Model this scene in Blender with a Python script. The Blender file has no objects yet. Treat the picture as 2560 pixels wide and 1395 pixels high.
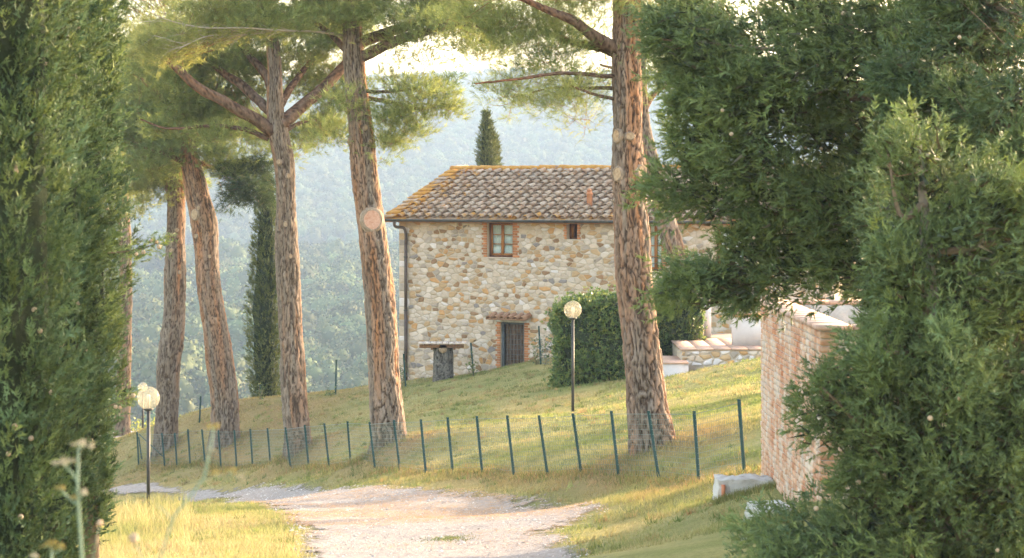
import bpy, math, random
import numpy as np
from mathutils import Vector

# ------------------------------------------------------------------ camera, world, sun, exposure
F = 6044.0            # focal length in pixels of the 2560 wide photograph (85 mm on 36 mm)
HOR = 480.0           # horizon row of the photograph
CZ = 6.0              # camera height above z = 0
scene = bpy.context.scene
col = scene.collection
cam_d = bpy.data.cameras.new("camera")
cam = bpy.data.objects.new("camera", cam_d); col.objects.link(cam)
cam.location = (0, 0, CZ); cam.rotation_euler = (math.radians(90), 0, 0)
cam_d.lens = 85.0; cam_d.sensor_width = 36.0; cam_d.sensor_fit = 'HORIZONTAL'
cam_d.shift_y = (HOR - 697.5) / 2560.0
cam_d.clip_start = 0.5; cam_d.clip_end = 9000
cam_d.dof.use_dof = True; cam_d.dof.focus_distance = 60.0; cam_d.dof.aperture_fstop = 7.1
scene.camera = cam

SUN_EL, SUN_AZ = 12.5, 52.0      # azimuth clockwise from +Y (view direction): sun behind, to the right
world = bpy.data.worlds.new("World"); scene.world = world; world.use_nodes = True
wn = world.node_tree.nodes; wl = world.node_tree.links
bg = wn["Background"]; sky = wn.new("ShaderNodeTexSky"); sky.sky_type = 'NISHITA'
sky.sun_disc = False; sky.sun_elevation = math.radians(SUN_EL); sky.sun_rotation = math.radians(SUN_AZ)
sky.air_density = 1.0; sky.dust_density = 2.5; sky.ozone_density = 0.6
wl.new(sky.outputs[0], bg.inputs[0]); bg.inputs[1].default_value = 0.15
sd = bpy.data.lights.new("sun", 'SUN'); sd.energy = 2.0; sd.angle = math.radians(0.6); sd.color = (1.0, 0.88, 0.71)
sun = bpy.data.objects.new("sun", sd); col.objects.link(sun)
el, az = math.radians(SUN_EL), math.radians(SUN_AZ)
sdir = Vector((math.sin(az) * math.cos(el), math.cos(az) * math.cos(el), math.sin(el)))
sun.rotation_euler = sdir.to_track_quat('Z', 'Y').to_euler()
sun.location = (60, 60, 60)
vs = scene.view_settings
vs.view_transform = 'Standard'; vs.look = 'None'; vs.gamma = 1.0; vs.use_curve_mapping = False
vs.exposure = 3.15
vs.use_white_balance = True; vs.white_balance_temperature = 7500; vs.white_balance_tint = 13
scene.render.engine = 'CYCLES'
cy = scene.cycles
cy.use_denoising = True; cy.use_adaptive_sampling = True; cy.adaptive_threshold = 0.02; cy.max_bounces = 6; cy.diffuse_bounces = 3; cy.glossy_bounces = 2
cy.transmission_bounces = 4; cy.transparent_max_bounces = 6; cy.volume_bounces = 1

rng = np.random.default_rng(7)
random.seed(7)

# ------------------------------------------------------------------ small helpers
def W(px, py, Y):
    return np.array([(px - 1280.0) * Y / F, Y, CZ + (HOR - py) * Y / F])
def nrm(a): return a / np.maximum(np.linalg.norm(a, axis=-1, keepdims=True), 1e-9)
def runit(n): return nrm(rng.normal(size=(n, 3)))

def tag(o, label=None, cat=None, group=None, kind=None):
    if label: o["label"] = label
    if cat: o["category"] = cat
    if group: o["group"] = group
    if kind: o["kind"] = kind
    return o
def empty(name, loc, label, cat, group=None, rz=0.0):
    o = bpy.data.objects.new(name, None); col.objects.link(o)
    o.location = tuple(float(v) for v in loc); o.rotation_euler = (0, 0, rz); o.empty_display_size = 0.2
    return tag(o, label, cat, group)
def origin_of(parent):
    o = np.zeros(3); p = parent
    while p is not None:
        o = o + np.array(p.location); p = p.parent
    return o
def link(name, me, mats, parent=None, loc=None, rot=None):
    o = bpy.data.objects.new(name, me); col.objects.link(o)
    if parent is not None: o.parent = parent
    if loc is not None: o.location = tuple(float(v) for v in loc)
    if rot is not None: o.rotation_euler = rot
    if mats is not None and len(me.materials) == 0:
        for m in (mats if isinstance(mats, (list, tuple)) else [mats]): me.materials.append(m)
    return o
def raw_mesh(name, V, faces, smooth=False, attrs=None, mat_idx=None):
    """faces: list of (n,k) int arrays"""
    me = bpy.data.meshes.new(name)
    V = np.ascontiguousarray(V, dtype=np.float32)
    fl = [np.asarray(f, dtype=np.int32) for f in (faces if isinstance(faces, list) else [faces])]
    fl = [f for f in fl if len(f)]
    nl = sum(f.size for f in fl); nf = sum(len(f) for f in fl)
    me.vertices.add(len(V)); me.vertices.foreach_set("co", V.ravel())
    me.loops.add(nl); me.polygons.add(nf)
    me.loops.foreach_set("vertex_index", np.concatenate([f.ravel() for f in fl]))
    tot = np.concatenate([np.full(len(f), f.shape[1], np.int32) for f in fl])
    st = np.concatenate([[0], np.cumsum(tot)[:-1]]).astype(np.int32)
    me.polygons.foreach_set("loop_start", st)
    try: me.polygons.foreach_set("loop_total", tot)
    except Exception: pass
    if smooth: me.polygons.foreach_set("use_smooth", np.ones(nf, dtype=bool))
    if mat_idx is not None: me.polygons.foreach_set("material_index", np.asarray(mat_idx, np.int32))
    me.update(calc_edges=True)
    for k, v in (attrs or {}).items():
        v = np.asarray(v, np.float32)
        if v.ndim == 1:
            a = me.attributes.new(k, 'FLOAT', 'POINT'); a.data.foreach_set("value", v)
        else:
            a = me.attributes.new(k, 'FLOAT_COLOR', 'POINT')
            if v.shape[1] == 3: v = np.concatenate([v, np.ones((len(v), 1), np.float32)], 1)
            a.data.foreach_set("color", np.ascontiguousarray(v, np.float32).ravel())
    return me
def obj(name, V, faces, mat, parent=None, smooth=False, attrs=None, world=True, kind=None):
    """V in world space when world (the parent must be unrotated), else in the parent's space"""
    V = np.asarray(V, float)
    if parent is not None and world: V = V - origin_of(parent)
    o = link(name, raw_mesh(name, V, faces, smooth, attrs), mat, parent)
    if kind: o["kind"] = kind
    return o

class MB:
    """collects geometry of ONE mesh"""
    def __init__(s): s.V = []; s.T = []; s.Q = []; s.n = 0; s.A = []
    def add(s, V, T=None, Q=None):
        V = np.asarray(V, float)
        if T is not None and len(T): s.T.append(np.asarray(T) + s.n)
        if Q is not None and len(Q): s.Q.append(np.asarray(Q) + s.n)
        s.V.append(V); s.n += len(V); return s
    def box(s, x0, x1, y0, y1, z0, z1):
        V = [(x, y, z) for z in (z0, z1) for y in (y0, y1) for x in (x0, x1)]
        return s.add(V, Q=[(0, 2, 3, 1), (4, 5, 7, 6), (0, 1, 5, 4), (2, 6, 7, 3), (0, 4, 6, 2), (1, 3, 7, 5)])
    def tube(s, path, rad, sides=8, caps=True):
        V, Q = tube(path, rad, sides); T = []
        n = len(path)
        if caps:
            V = np.concatenate([V, [path[0]], [path[-1]]]); a, b = len(V) - 2, len(V) - 1
            for i in range(sides):
                j = (i + 1) % sides
                T += [(a, j, i), (b, (n - 1) * sides + i, (n - 1) * sides + j)]
        return s.add(V, T=np.array(T) if T else None, Q=Q)
    def faces(s):
        r = []
        if s.T: r.append(np.concatenate(s.T))
        if s.Q: r.append(np.concatenate(s.Q))
        return r
    def verts(s): return np.concatenate(s.V)
    def build(s, name, mat, parent=None, smooth=False, world=True, kind=None, attrs=None):
        return obj(name, s.verts(), s.faces(), mat, parent, smooth, attrs, world, kind)

def frames(path):
    path = np.asarray(path, float); n = len(path)
    t = np.gradient(path, axis=0); t = nrm(t)
    ref = np.array([0.0, 1.0, 0.0]) if abs(t[0][1]) < 0.9 else np.array([1.0, 0, 0])
    U = np.zeros_like(path); B = np.zeros_like(path)
    u = nrm(np.cross(t[0], ref))
    for i in range(n):
        u = nrm(u - t[i] * np.dot(u, t[i])); U[i] = u; B[i] = np.cross(t[i], u)
    return t, U, B
def tube(path, rad, sides=8):
    path = np.asarray(path, float); n = len(path); rad = np.broadcast_to(np.asarray(rad, float), (n,))
    t, U, B = frames(path)
    th = np.linspace(0, 2 * np.pi, sides, endpoint=False)
    V = path[:, None] + rad[:, None, None] * (np.cos(th)[None, :, None] * U[:, None] + np.sin(th)[None, :, None] * B[:, None])
    i = np.arange(n - 1)[:, None] * sides; j = np.arange(sides)[None]; k = (j + 1) % sides
    Q = np.stack([i + j, i + k, i + sides + k, i + sides + j], -1).reshape(-1, 4)
    return V.reshape(-1, 3), Q
def resample(ctrl, n):
    """smooth interpolation (Catmull-Rom like) of control rows"""
    c = np.asarray(ctrl, float); m = len(c)
    d = np.concatenate([[0], np.cumsum(np.linalg.norm(np.diff(c[:, :3], axis=0), axis=1))])
    s = np.linspace(0, d[-1], n)
    g = np.gradient(c, d, axis=0) if m > 2 else np.repeat((c[1:] - c[:-1]) / d[-1], 2, 0)
    k = np.clip(np.searchsorted(d, s, side='right') - 1, 0, m - 2)
    h = (d[k + 1] - d[k])[:, None]; u = ((s - d[k])[:, None]) / h
    return ((2*u**3 - 3*u**2 + 1) * c[k] + (u**3 - 2*u**2 + u) * h * g[k] + (-2*u**3 + 3*u**2) * c[k+1] + (u**3 - u**2) * h * g[k+1])

def hash3(ix, iy, iz, seed=0):
    n = (ix.astype(np.int64) * 73856093) ^ (iy.astype(np.int64) * 19349663) ^ (iz.astype(np.int64) * 83492791) ^ (seed * 2654435761)
    n = (n ^ (n >> 13)) * 1274126177 & 0x7fffffff
    n = (n ^ (n >> 16)) * 60493 & 0x7fffffff
    return (n & 0xffff) / 65535.0
def vnoise(p, seed=0):
    p = np.asarray(p, float); i = np.floor(p).astype(np.int64); f = p - i; f = f * f * (3 - 2 * f)
    r = 0
    for dx in (0, 1):
        for dy in (0, 1):
            for dz in (0, 1):
                w = (f[..., 0] if dx else 1 - f[..., 0]) * (f[..., 1] if dy else 1 - f[..., 1]) * (f[..., 2] if dz else 1 - f[..., 2])
                r = r + w * hash3(i[..., 0] + dx, i[..., 1] + dy, i[..., 2] + dz, seed)
    return r * 2 - 1
def fbm(p, octs=4, seed=0):
    r = 0; a = 1.0; p = np.asarray(p, float)
    for k in range(octs): r = r + a * vnoise(p * 2 ** k, seed + k); a *= 0.5
    return r
def smooth(a, b, x):
    t = np.clip((x - a) / (b - a), 0, 1); return t * t * (3 - 2 * t)

# ------------------------------------------------------------------ materials
MATS = {}
def nodes_of(name):
    m = bpy.data.materials.new(name); m.use_nodes = True; MATS[name] = m
    return m, m.node_tree.nodes, m.node_tree.links, m.node_tree.nodes["Principled BSDF"]
def ramp(n, stops):
    r = n.new("ShaderNodeValToRGB"); e = r.color_ramp.elements
    while len(e) > 1: e.remove(e[0])
    e[0].position, e[0].color = stops[0][0], (*stops[0][1], 1)
    for p, c in stops[1:]:
        x = e.new(p); x.color = (*c, 1)
    return r
def mapped(n, l, coord='Object', scale=(1, 1, 1)):
    if coord == 'World':
        g = n.new("ShaderNodeNewGeometry"); out = g.outputs['Position']
    else:
        g = n.new("ShaderNodeTexCoord"); out = g.outputs[coord]
    mp = n.new("ShaderNodeMapping"); mp.inputs['Scale'].default_value = scale; l.new(out, mp.inputs[0])
    return mp.outputs[0]
def noise(n, l, vec, scale, detail=4, rough=0.6, dist=0.0):
    t = n.new("ShaderNodeTexNoise"); t.inputs['Scale'].default_value = scale; t.inputs['Detail'].default_value = detail
    t.inputs['Roughness'].default_value = rough; t.inputs['Distortion'].default_value = dist
    l.new(vec, t.inputs['Vector']); return t.outputs['Fac']
def mixc(n, l, fac, a, b, mode='MIX'):
    m = n.new("ShaderNodeMix"); m.data_type = 'RGBA'; m.blend_type = mode
    for i, v in ((0, fac), (6, a), (7, b)):
        if hasattr(v, 'links'): l.new(v, m.inputs[i])
        else: m.inputs[i].default_value = v if i == 0 else (*v, 1)
    return m.outputs[2]
def bump(n, l, h, strength, dist, bsdf):
    b = n.new("ShaderNodeBump"); b.inputs['Strength'].default_value = strength; b.inputs['Distance'].default_value = dist
    l.new(h, b.inputs['Height']); l.new(b.outputs[0], bsdf.inputs['Normal'])
def simple(name, stops, scale=6, rough=0.8, bmp=0.3, bdist=0.01, coord='Object', stretch=(1, 1, 1), detail=5, metal=0.0, bscale=None, spec=0.3, objvar=0.0):
    m, n, l, b = nodes_of(name)
    v = mapped(n, l, coord, stretch); f = noise(n, l, v, scale, detail)
    r = ramp(n, stops); l.new(f, r.inputs[0]); c = r.outputs[0]
    if objvar:
        oi = n.new("ShaderNodeObjectInfo"); hs = n.new("ShaderNodeHueSaturation")
        ma = n.new("ShaderNodeMapRange"); ma.inputs[3].default_value = 1 - objvar; ma.inputs[4].default_value = 1 + objvar
        l.new(oi.outputs['Random'], ma.inputs[0]); l.new(ma.outputs[0], hs.inputs['Value']); l.new(c, hs.inputs['Color']); c = hs.outputs[0]
    l.new(c, b.inputs['Base Color']); b.inputs['Roughness'].default_value = rough; b.inputs['Metallic'].default_value = metal
    b.inputs['Specular IOR Level'].default_value = spec
    if bmp: bump(n, l, noise(n, l, v, bscale or scale * 3, 6, 0.7), bmp, bdist, b)
    return m
def foliage(name, trans=0.4, rough=0.6, attr='col', spec=0.25):
    m, n, l, b = nodes_of(name)
    a = n.new("ShaderNodeAttribute"); a.attribute_name = attr
    b.inputs['Roughness'].default_value = rough; b.inputs['Specular IOR Level'].default_value = spec
    l.new(a.outputs['Color'], b.inputs['Base Color'])
    if trans:
        t = n.new("ShaderNodeBsdfTranslucent"); mx = n.new("ShaderNodeMixShader"); mx.inputs[0].default_value = trans
        hs = n.new("ShaderNodeHueSaturation"); hs.inputs['Value'].default_value = 1.25; hs.inputs['Saturation'].default_value = 1.1; hs.inputs['Hue'].default_value = 0.49
        l.new(a.outputs['Color'], hs.inputs['Color']); l.new(hs.outputs[0], t.inputs[0])
        out = n["Material Output"]; l.new(b.outputs[0], mx.inputs[1]); l.new(t.outputs[0], mx.inputs[2]); l.new(mx.outputs[0], out.inputs[0])
    return m

foliage("cypress_leaf", 0.18); foliage("pine_needle", 0.40); foliage("hedge_leaf", 0.25, 0.4, spec=0.4); foliage("grass_blade", 0.40)
foliage("plant_stem", 0.2)
simple("wood_grey", [(0.3, (0.16, 0.12, 0.09)), (0.7, (0.30, 0.25, 0.20))], 8, 0.9, 0.4)
simple("branch_bark", [(0.3, (0.16, 0.075, 0.04)), (0.7, (0.33, 0.17, 0.09))], 14, 0.9, 0.6, 0.02)
simple("twig_bark", [(0.3, (0.12, 0.08, 0.05)), (0.7, (0.26, 0.18, 0.12))], 20, 0.9, 0)
simple("dead_branch", [(0.3, (0.30, 0.24, 0.19)), (0.7, (0.46, 0.38, 0.31))], 20, 0.9, 0)
simple("scar_wood", [(0.3, (0.28, 0.17, 0.10)), (0.65, (0.47, 0.33, 0.21))], 20, 0.85, 0.5, stretch=(1, 1, 1))
simple("scar_red", [(0.3, (0.44, 0.20, 0.12)), (0.65, (0.56, 0.33, 0.24))], 20, 0.85, 0.5)
simple("dark_iron", [(0.3, (0.035, 0.033, 0.032)), (0.7, (0.06, 0.055, 0.05))], 20, 0.5, 0.1, metal=0.0)
simple("post_green", [(0.3, (0.008, 0.035, 0.028)), (0.7, (0.015, 0.055, 0.043))], 20, 0.45, 0.1)
simple("wire_green", [(0.3, (0.09, 0.13, 0.11)), (0.7, (0.16, 0.20, 0.17))], 20, 0.4, 0)
simple("mortar", [(0.3, (0.42, 0.33, 0.25)), (0.6, (0.54, 0.435, 0.34)), (0.8, (0.62, 0.52, 0.43))], 5, 0.95, 0.7, 0.015, bscale=30)
simple("brick", [(0.3, (0.36, 0.13, 0.06)), (0.7, (0.52, 0.22, 0.10))], 5, 0.9, 0.4, 0.006, coord='Object', objvar=0.25)
simple("old_brick", [(0.32, (0.44, 0.16, 0.075)), (0.46, (0.52, 0.28, 0.17)), (0.6, (0.58, 0.44, 0.34)), (0.75, (0.46, 0.38, 0.31))], 3, 0.95, 0.6, 0.01, coord='World', objvar=0.18)
simple("brick_mortar", [(0.3, (0.40, 0.33, 0.27)), (0.7, (0.60, 0.53, 0.46))], 4, 0.95, 0.7, 0.015, coord='World', bscale=30)
simple("plaster_white", [(0.3, (0.56, 0.49, 0.47)), (0.7, (0.66, 0.59, 0.57))], 3, 0.9, 0.2)
simple("concrete_white", [(0.3, (0.30, 0.27, 0.23)), (0.45, (0.50, 0.46, 0.42)), (0.7, (0.60, 0.57, 0.53))], 5, 0.95, 0.9, 0.03, bscale=14)
simple("paint_red", [(0.35, (0.50, 0.16, 0.08)), (0.7, (0.62, 0.26, 0.14))], 9, 0.8, 0.3)
simple("terracotta_paving", [(0.3, (0.46, 0.27, 0.19)), (0.7, (0.58, 0.38, 0.29))], 5, 0.9, 0.3, objvar=0.12)
simple("window_wood", [(0.3, (0.30, 0.10, 0.025)), (0.7, (0.46, 0.18, 0.045))], 6, 0.45, 0.15, stretch=(6, 6, 0.7))
simple("window_wood_dark", [(0.3, (0.11, 0.04, 0.018)), (0.7, (0.20, 0.075, 0.03))], 6, 0.6, 0.15, stretch=(6, 6, 0.7))
simple("curtain", [(0.3, (0.70, 0.70, 0.66)), (0.7, (0.80, 0.80, 0.77))], 2, 0.9, 0)
simple("room_dark", [(0.3, (0.02, 0.015, 0.012)), (0.7, (0.04, 0.03, 0.02))], 2, 0.9, 0)
simple("door_iron", [(0.3, (0.07, 0.085, 0.10)), (0.7, (0.12, 0.14, 0.155))], 10, 0.5, 0.1)
simple("bark_plank", [(0.3, (0.06, 0.04, 0.03)), (0.55, (0.16, 0.10, 0.07)), (0.75, (0.27, 0.19, 0.14))], 16, 0.95, 0.8, 0.02, stretch=(2, 2, 0.25))
simple("gutter_metal", [(0.3, (0.055, 0.05, 0.048)), (0.7, (0.10, 0.095, 0.09))], 5, 0.45, 0.1, metal=0.3)
simple("pipe_brown", [(0.3, (0.075, 0.05, 0.042)), (0.7, (0.12, 0.085, 0.07))], 5, 0.5, 0.1)
simple("terracotta", [(0.3, (0.46, 0.17, 0.08)), (0.7, (0.56, 0.26, 0.14))], 8, 0.85, 0.3)
simple("slab_tile", [(0.3, (0.56, 0.42, 0.34)), (0.7, (0.72, 0.60, 0.52))], 8, 0.85, 0.3, objvar=0.12)
simple("vine_stem", [(0.3, (0.2, 0.16, 0.1)), (0.7, (0.3, 0.22, 0.13))], 10, 0.9, 0)
simple("cone_scale", [(0.3, (0.36, 0.24, 0.15)), (0.7, (0.58, 0.43, 0.30))], 60, 0.8, 0.4)
simple("crown_core", [(0.3, (0.020, 0.030, 0.014)), (0.7, (0.035, 0.05, 0.022))], 8, 0.95, 0.6, 0.1)  # near-black green, stands in for shade inside crowns and hedges
STONE = [[(0.25, (0.48, 0.359, 0.267)), (0.7, (0.614, 0.485, 0.392))], [(0.25, (0.557, 0.44, 0.353)), (0.7, (0.672, 0.556, 0.487))], [(0.25, (0.384, 0.233, 0.124)), (0.7, (0.538, 0.359, 0.21))], [(0.25, (0.23, 0.126, 0.067)), (0.7, (0.365, 0.216, 0.124))], [(0.25, (0.326, 0.26, 0.21)), (0.7, (0.442, 0.359, 0.305))], [(0.25, (0.192, 0.162, 0.153)), (0.7, (0.317, 0.269, 0.257))], [(0.25, (0.442, 0.216, 0.086)), (0.7, (0.576, 0.332, 0.162))], [(0.25, (0.634, 0.556, 0.535)), (0.7, (0.73, 0.646, 0.63))]]
STONE_P = [0.27, 0.20, 0.20, 0.075, 0.10, 0.035, 0.08, 0.04]
for i, s in enumerate(STONE): simple("stone_%d" % i, s, 5, 0.95, 0.6, 0.02, objvar=0.10, bscale=18)

simple("hood_clay", [(0.3, (0.26, 0.13, 0.08)), (0.7, (0.42, 0.24, 0.15))], 9, 0.9, 0.4, coord="World")
def tile_material():
    m, n, l, b = nodes_of("roof_tile")
    v = mapped(n, l, 'World'); base = ramp(n, [(0.28, (0.19, 0.10, 0.06)), (0.43, (0.35, 0.22, 0.145)), (0.58, (0.45, 0.34, 0.255)), (0.75, (0.38, 0.32, 0.27))])
    l.new(noise(n, l, v, 4.5, 6, 0.65), base.inputs[0])
    oi = n.new("ShaderNodeObjectInfo"); hs = n.new("ShaderNodeHueSaturation")
    ma = n.new("ShaderNodeMapRange"); ma.inputs[3].default_value = 0.8; ma.inputs[4].default_value = 1.15
    l.new(oi.outputs['Random'], ma.inputs[0]); l.new(ma.outputs[0], hs.inputs['Value']); l.new(base.outputs[0], hs.inputs['Color'])
    at = n.new("ShaderNodeAttribute"); at.attribute_name = 'lichen'
    oa = n.new("ShaderNodeAttribute"); oa.attribute_type = 'OBJECT'; oa.attribute_name = 'lichen_amount'
    add = n.new("ShaderNodeMath"); l.new(at.outputs['Fac'], add.inputs[0]); l.new(oa.outputs['Fac'], add.inputs[1])
    ln = noise(n, l, v, 3.2, 7, 0.7); ad2 = n.new("ShaderNodeMath"); l.new(add.outputs[0], ad2.inputs[0]); l.new(ln, ad2.inputs[1])
    lr = ramp(n, [(0.62, (0, 0, 0)), (0.72, (1, 1, 1))]); l.new(ad2.outputs[0], lr.inputs[0])
    lc = ramp(n, [(0.35, (0.42, 0.17, 0.035)), (0.65, (0.54, 0.27, 0.06))]); l.new(noise(n, l, v, 9, 4), lc.inputs[0])
    c = mixc(n, l, lr.outputs[0], hs.outputs[0], lc.outputs[0])
    l.new(c, b.inputs['Base Color']); b.inputs['Roughness'].default_value = 0.9; b.inputs['Specular IOR Level'].default_value = 0.2
    bump(n, l, noise(n, l, v, 40, 5, 0.7), 0.5, 0.01, b)
tile_material()

def bark_material():
    m, n, l, b = nodes_of("pine_bark")
    a = n.new("ShaderNodeAttribute"); a.attribute_name = 'col'
    v = mapped(n, l, 'Object', (1, 1, 0.4))
    r = ramp(n, [(0.3, (0.62, 0.60, 0.58)), (0.7, (1.25, 1.2, 1.15))]); l.new(noise(n, l, v, 22, 6, 0.7), r.inputs[0])
    c = mixc(n, l, 1.0, a.outputs['Color'], r.outputs[0], 'MULTIPLY')
    l.new(c, b.inputs['Base Color']); b.inputs['Roughness'].default_value = 0.92; b.inputs['Specular IOR Level'].default_value = 0.15
    bump(n, l, noise(n, l, v, 40, 6, 0.75), 0.9, 0.02, b)
bark_material()

def ground_material():
    m, n, l, b = nodes_of("lawn_ground")
    v = mapped(n, l, 'World')
    vs_ = mapped(n, l, 'World', (0.35, 1.0, 1.0))
    g = ramp(n, [(0.25, (0.11, 0.13, 0.04)), (0.45, (0.19, 0.195, 0.07)), (0.6, (0.27, 0.25, 0.105)), (0.75, (0.36, 0.30, 0.145))])
    l.new(noise(n, l, vs_, 0.9, 8, 0.7), g.inputs[0])
    f = ramp(n, [(0.3, (0.72, 0.72, 0.7)), (0.7, (1.25, 1.22, 1.2))]); l.new(noise(n, l, v, 22, 6, 0.75), f.inputs[0])
    c = mixc(n, l, 1.0, g.outputs[0], f.outputs[0], 'MULTIPLY')
    ad = n.new("ShaderNodeAttribute"); ad.attribute_name = 'dry'
    al = n.new("ShaderNodeAttribute"); al.attribute_name = 'litter'
    af = n.new("ShaderNodeAttribute"); af.attribute_name = 'far'
    dry = ramp(n, [(0.3, (0.34, 0.25, 0.09)), (0.7, (0.46, 0.35, 0.15))]); l.new(noise(n, l, v, 14, 6, 0.7), dry.inputs[0])
    lit = ramp(n, [(0.3, (0.20, 0.10, 0.05)), (0.7, (0.36, 0.21, 0.11))]); l.new(noise(n, l, v, 16, 6, 0.75), lit.inputs[0])
    c = mixc(n, l, ad.outputs['Fac'], c, dry.outputs[0])
    c = mixc(n, l, al.outputs['Fac'], c, lit.outputs[0])
    fr = ramp(n, [(0.3, (0.05, 0.07, 0.025)), (0.7, (0.13, 0.14, 0.06))]); l.new(noise(n, l, v, 0.05, 6, 0.7), fr.inputs[0])
    c = mixc(n, l, af.outputs['Fac'], c, fr.outputs[0])
    l.new(c, b.inputs['Base Color']); b.inputs['Roughness'].default_value = 1.0; b.inputs['Specular IOR Level'].default_value = 0.05
    bump(n, l, noise(n, l, v, 14, 8, 0.75), 0.6, 0.06, b)
ground_material()

def road_material():
    m, n, l, b = nodes_of("gravel")
    v = mapped(n, l, 'World')
    g = ramp(n, [(0.2, (0.215, 0.185, 0.17)), (0.5, (0.34, 0.30, 0.275)), (0.8, (0.47, 0.425, 0.395))]); l.new(noise(n, l, v, 24, 8, 0.8), g.inputs[0])
    vo = n.new("ShaderNodeTexVoronoi"); vo.inputs['Scale'].default_value = 26; l.new(v, vo.inputs['Vector'])
    vr = ramp(n, [(0.0, (0.75, 0.72, 0.70)), (1.0, (1.25, 1.22, 1.2))]); l.new(vo.outputs['Color'], vr.inputs[0])
    c = mixc(n, l, 1.0, g.outputs[0], vr.outputs[0], 'MULTIPLY')
    at = n.new("ShaderNodeAttribute"); at.attribute_name = 'litter'
    vl = mapped(n, l, 'World', (0.55, 1.6, 1))
    ln = noise(n, l, vl, 3.2, 10, 0.85)
    ad = n.new("ShaderNodeMath"); l.new(at.outputs['Fac'], ad.inputs[0]); l.new(ln, ad.inputs[1])
    fn = n.new('ShaderNodeMath'); fn.operation = 'MULTIPLY_ADD'; l.new(noise(n, l, vl, 26, 6, 0.8), fn.inputs[0]); fn.inputs[1].default_value = 1.1; l.new(ad.outputs[0], fn.inputs[2])
    lr = ramp(n, [(0.80, (0, 0, 0)), (1.02, (0.8, 0.8, 0.8))]); sb = n.new('ShaderNodeMath'); sb.operation = 'SUBTRACT'; l.new(fn.outputs[0], sb.inputs[0]); sb.inputs[1].default_value = 0.70; l.new(sb.outputs[0], lr.inputs[0])
    # needles on the gravel
    lc = ramp(n, [(0.3, (0.42, 0.20, 0.07)), (0.7, (0.58, 0.34, 0.14))]); l.new(noise(n, l, v, 30, 5, 0.7), lc.inputs[0])
    c = mixc(n, l, lr.outputs[0], c, lc.outputs[0])
    l.new(c, b.inputs['Base Color']); b.inputs['Roughness'].default_value = 0.95; b.inputs['Specular IOR Level'].default_value = 0.15
    bump(n, l, noise(n, l, v, 30, 8, 0.8), 0.8, 0.04, b)
    ae = n.new("ShaderNodeAttribute"); ae.attribute_name = 'edge'; en = noise(n, l, v, 7, 6, 0.75)
    mr = n.new("ShaderNodeMapRange"); mr.inputs[1].default_value = -0.55; mr.inputs[2].default_value = 0.75; l.new(ae.outputs['Fac'], mr.inputs[0])
    sm = n.new("ShaderNodeMath"); l.new(mr.outputs[0], sm.inputs[0]); l.new(en, sm.inputs[1])
    er = ramp(n, [(0.84, (0, 0, 0)), (1.06, (1, 1, 1))]); l.new(sm.outputs[0], er.inputs[0])
    tr = n.new("ShaderNodeBsdfTransparent"); mx = n.new("ShaderNodeMixShader"); l.new(er.outputs[0], mx.inputs[0]); l.new(tr.outputs[0], mx.inputs[1]); l.new(b.outputs[0], mx.inputs[2]); l.new(mx.outputs[0], n["Material Output"].inputs[0])
road_material()

def globe_material():
    m, n, l, b = nodes_of("lamp_globe")
    v = mapped(n, l, 'Object'); r = ramp(n, [(0.3, (0.82, 0.75, 0.62)), (0.7, (0.88, 0.82, 0.70))]); l.new(noise(n, l, v, 3, 3), r.inputs[0])
    l.new(r.outputs[0], b.inputs['Base Color']); b.inputs['Roughness'].default_value = 0.12
    t = n.new("ShaderNodeBsdfTransparent"); t.inputs[0].default_value = (0.96, 0.92, 0.82, 1)
    tl = n.new("ShaderNodeBsdfTranslucent"); tl.inputs[0].default_value = (0.86, 0.82, 0.72, 1)
    m1 = n.new("ShaderNodeMixShader"); m1.inputs[0].default_value = 0.45
    l.new(b.outputs[0], m1.inputs[1]); l.new(tl.outputs[0], m1.inputs[2])
    mx = n.new("ShaderNodeMixShader"); mx.inputs[0].default_value = 0.84
    l.new(m1.outputs[0], mx.inputs[1]); l.new(t.outputs[0], mx.inputs[2]); l.new(mx.outputs[0], n["Material Output"].inputs[0])
    m2, n, l, b = nodes_of("window_glass")
    v = mapped(n, l, 'Object'); r = ramp(n, [(0.3, (0.85, 0.9, 0.9)), (0.7, (0.95, 0.97, 0.97))]); l.new(noise(n, l, v, 2, 2), r.inputs[0])
    g = n.new("ShaderNodeBsdfGlossy"); g.inputs[1].default_value = 0.03; l.new(r.outputs[0], g.inputs[0])
    t = n.new("ShaderNodeBsdfTransparent"); l.new(r.outputs[0], t.inputs[0])
    mx = n.new("ShaderNodeMixShader"); mx.inputs[0].default_value = 0.92
    l.new(g.outputs[0], mx.inputs[1]); l.new(t.outputs[0], mx.inputs[2]); l.new(mx.outputs[0], n["Material Output"].inputs[0])
globe_material()

# ------------------------------------------------------------------ measured layout (photograph pixel, depth) -> terrain
FENCE = [  # top x, top y, foot x, foot y
    (343,1080,347,1165),(405,1082,412,1165),(437,1082,443,1170),(470,1073,476,1165),(505,1073,513,1157),(546,1075,553,1170),(586,1075,592,1170),
    (626,1072,632,1165),(669,1070,677,1165),(714,1068,727,1170),(762,1062,772,1165),(811,1058,823,1168),(869,1053,877,1160),(924,1055,938,1172),
    (985,1050,1000,1175),(1052,1048,1065,1185),(1119,1043,1132,1180),(1192,1040,1205,1178),(1268,1038,1285,1190),(1347,1038,1369,1187),
    (1432,1033,1453,1183),(1528,1027,1546,1187),(1621,1027,1646,1190),(1735,1027,1747,1203),(1847,998,1861,1185)]
FX = [345, 410, 630, 770, 1058, 1285, 1440, 1646, 1854]; FY = [70, 68, 63, 55.5, 45.8, 41.8, 39.6, 36.5, 32.6]
def fenceY(x): return float(np.interp(x, FX, FY))
TH = math.radians(32); HX0, HY0 = -3.57, 76.5
HBASE = CZ - 5.95
ctrl = []
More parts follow.
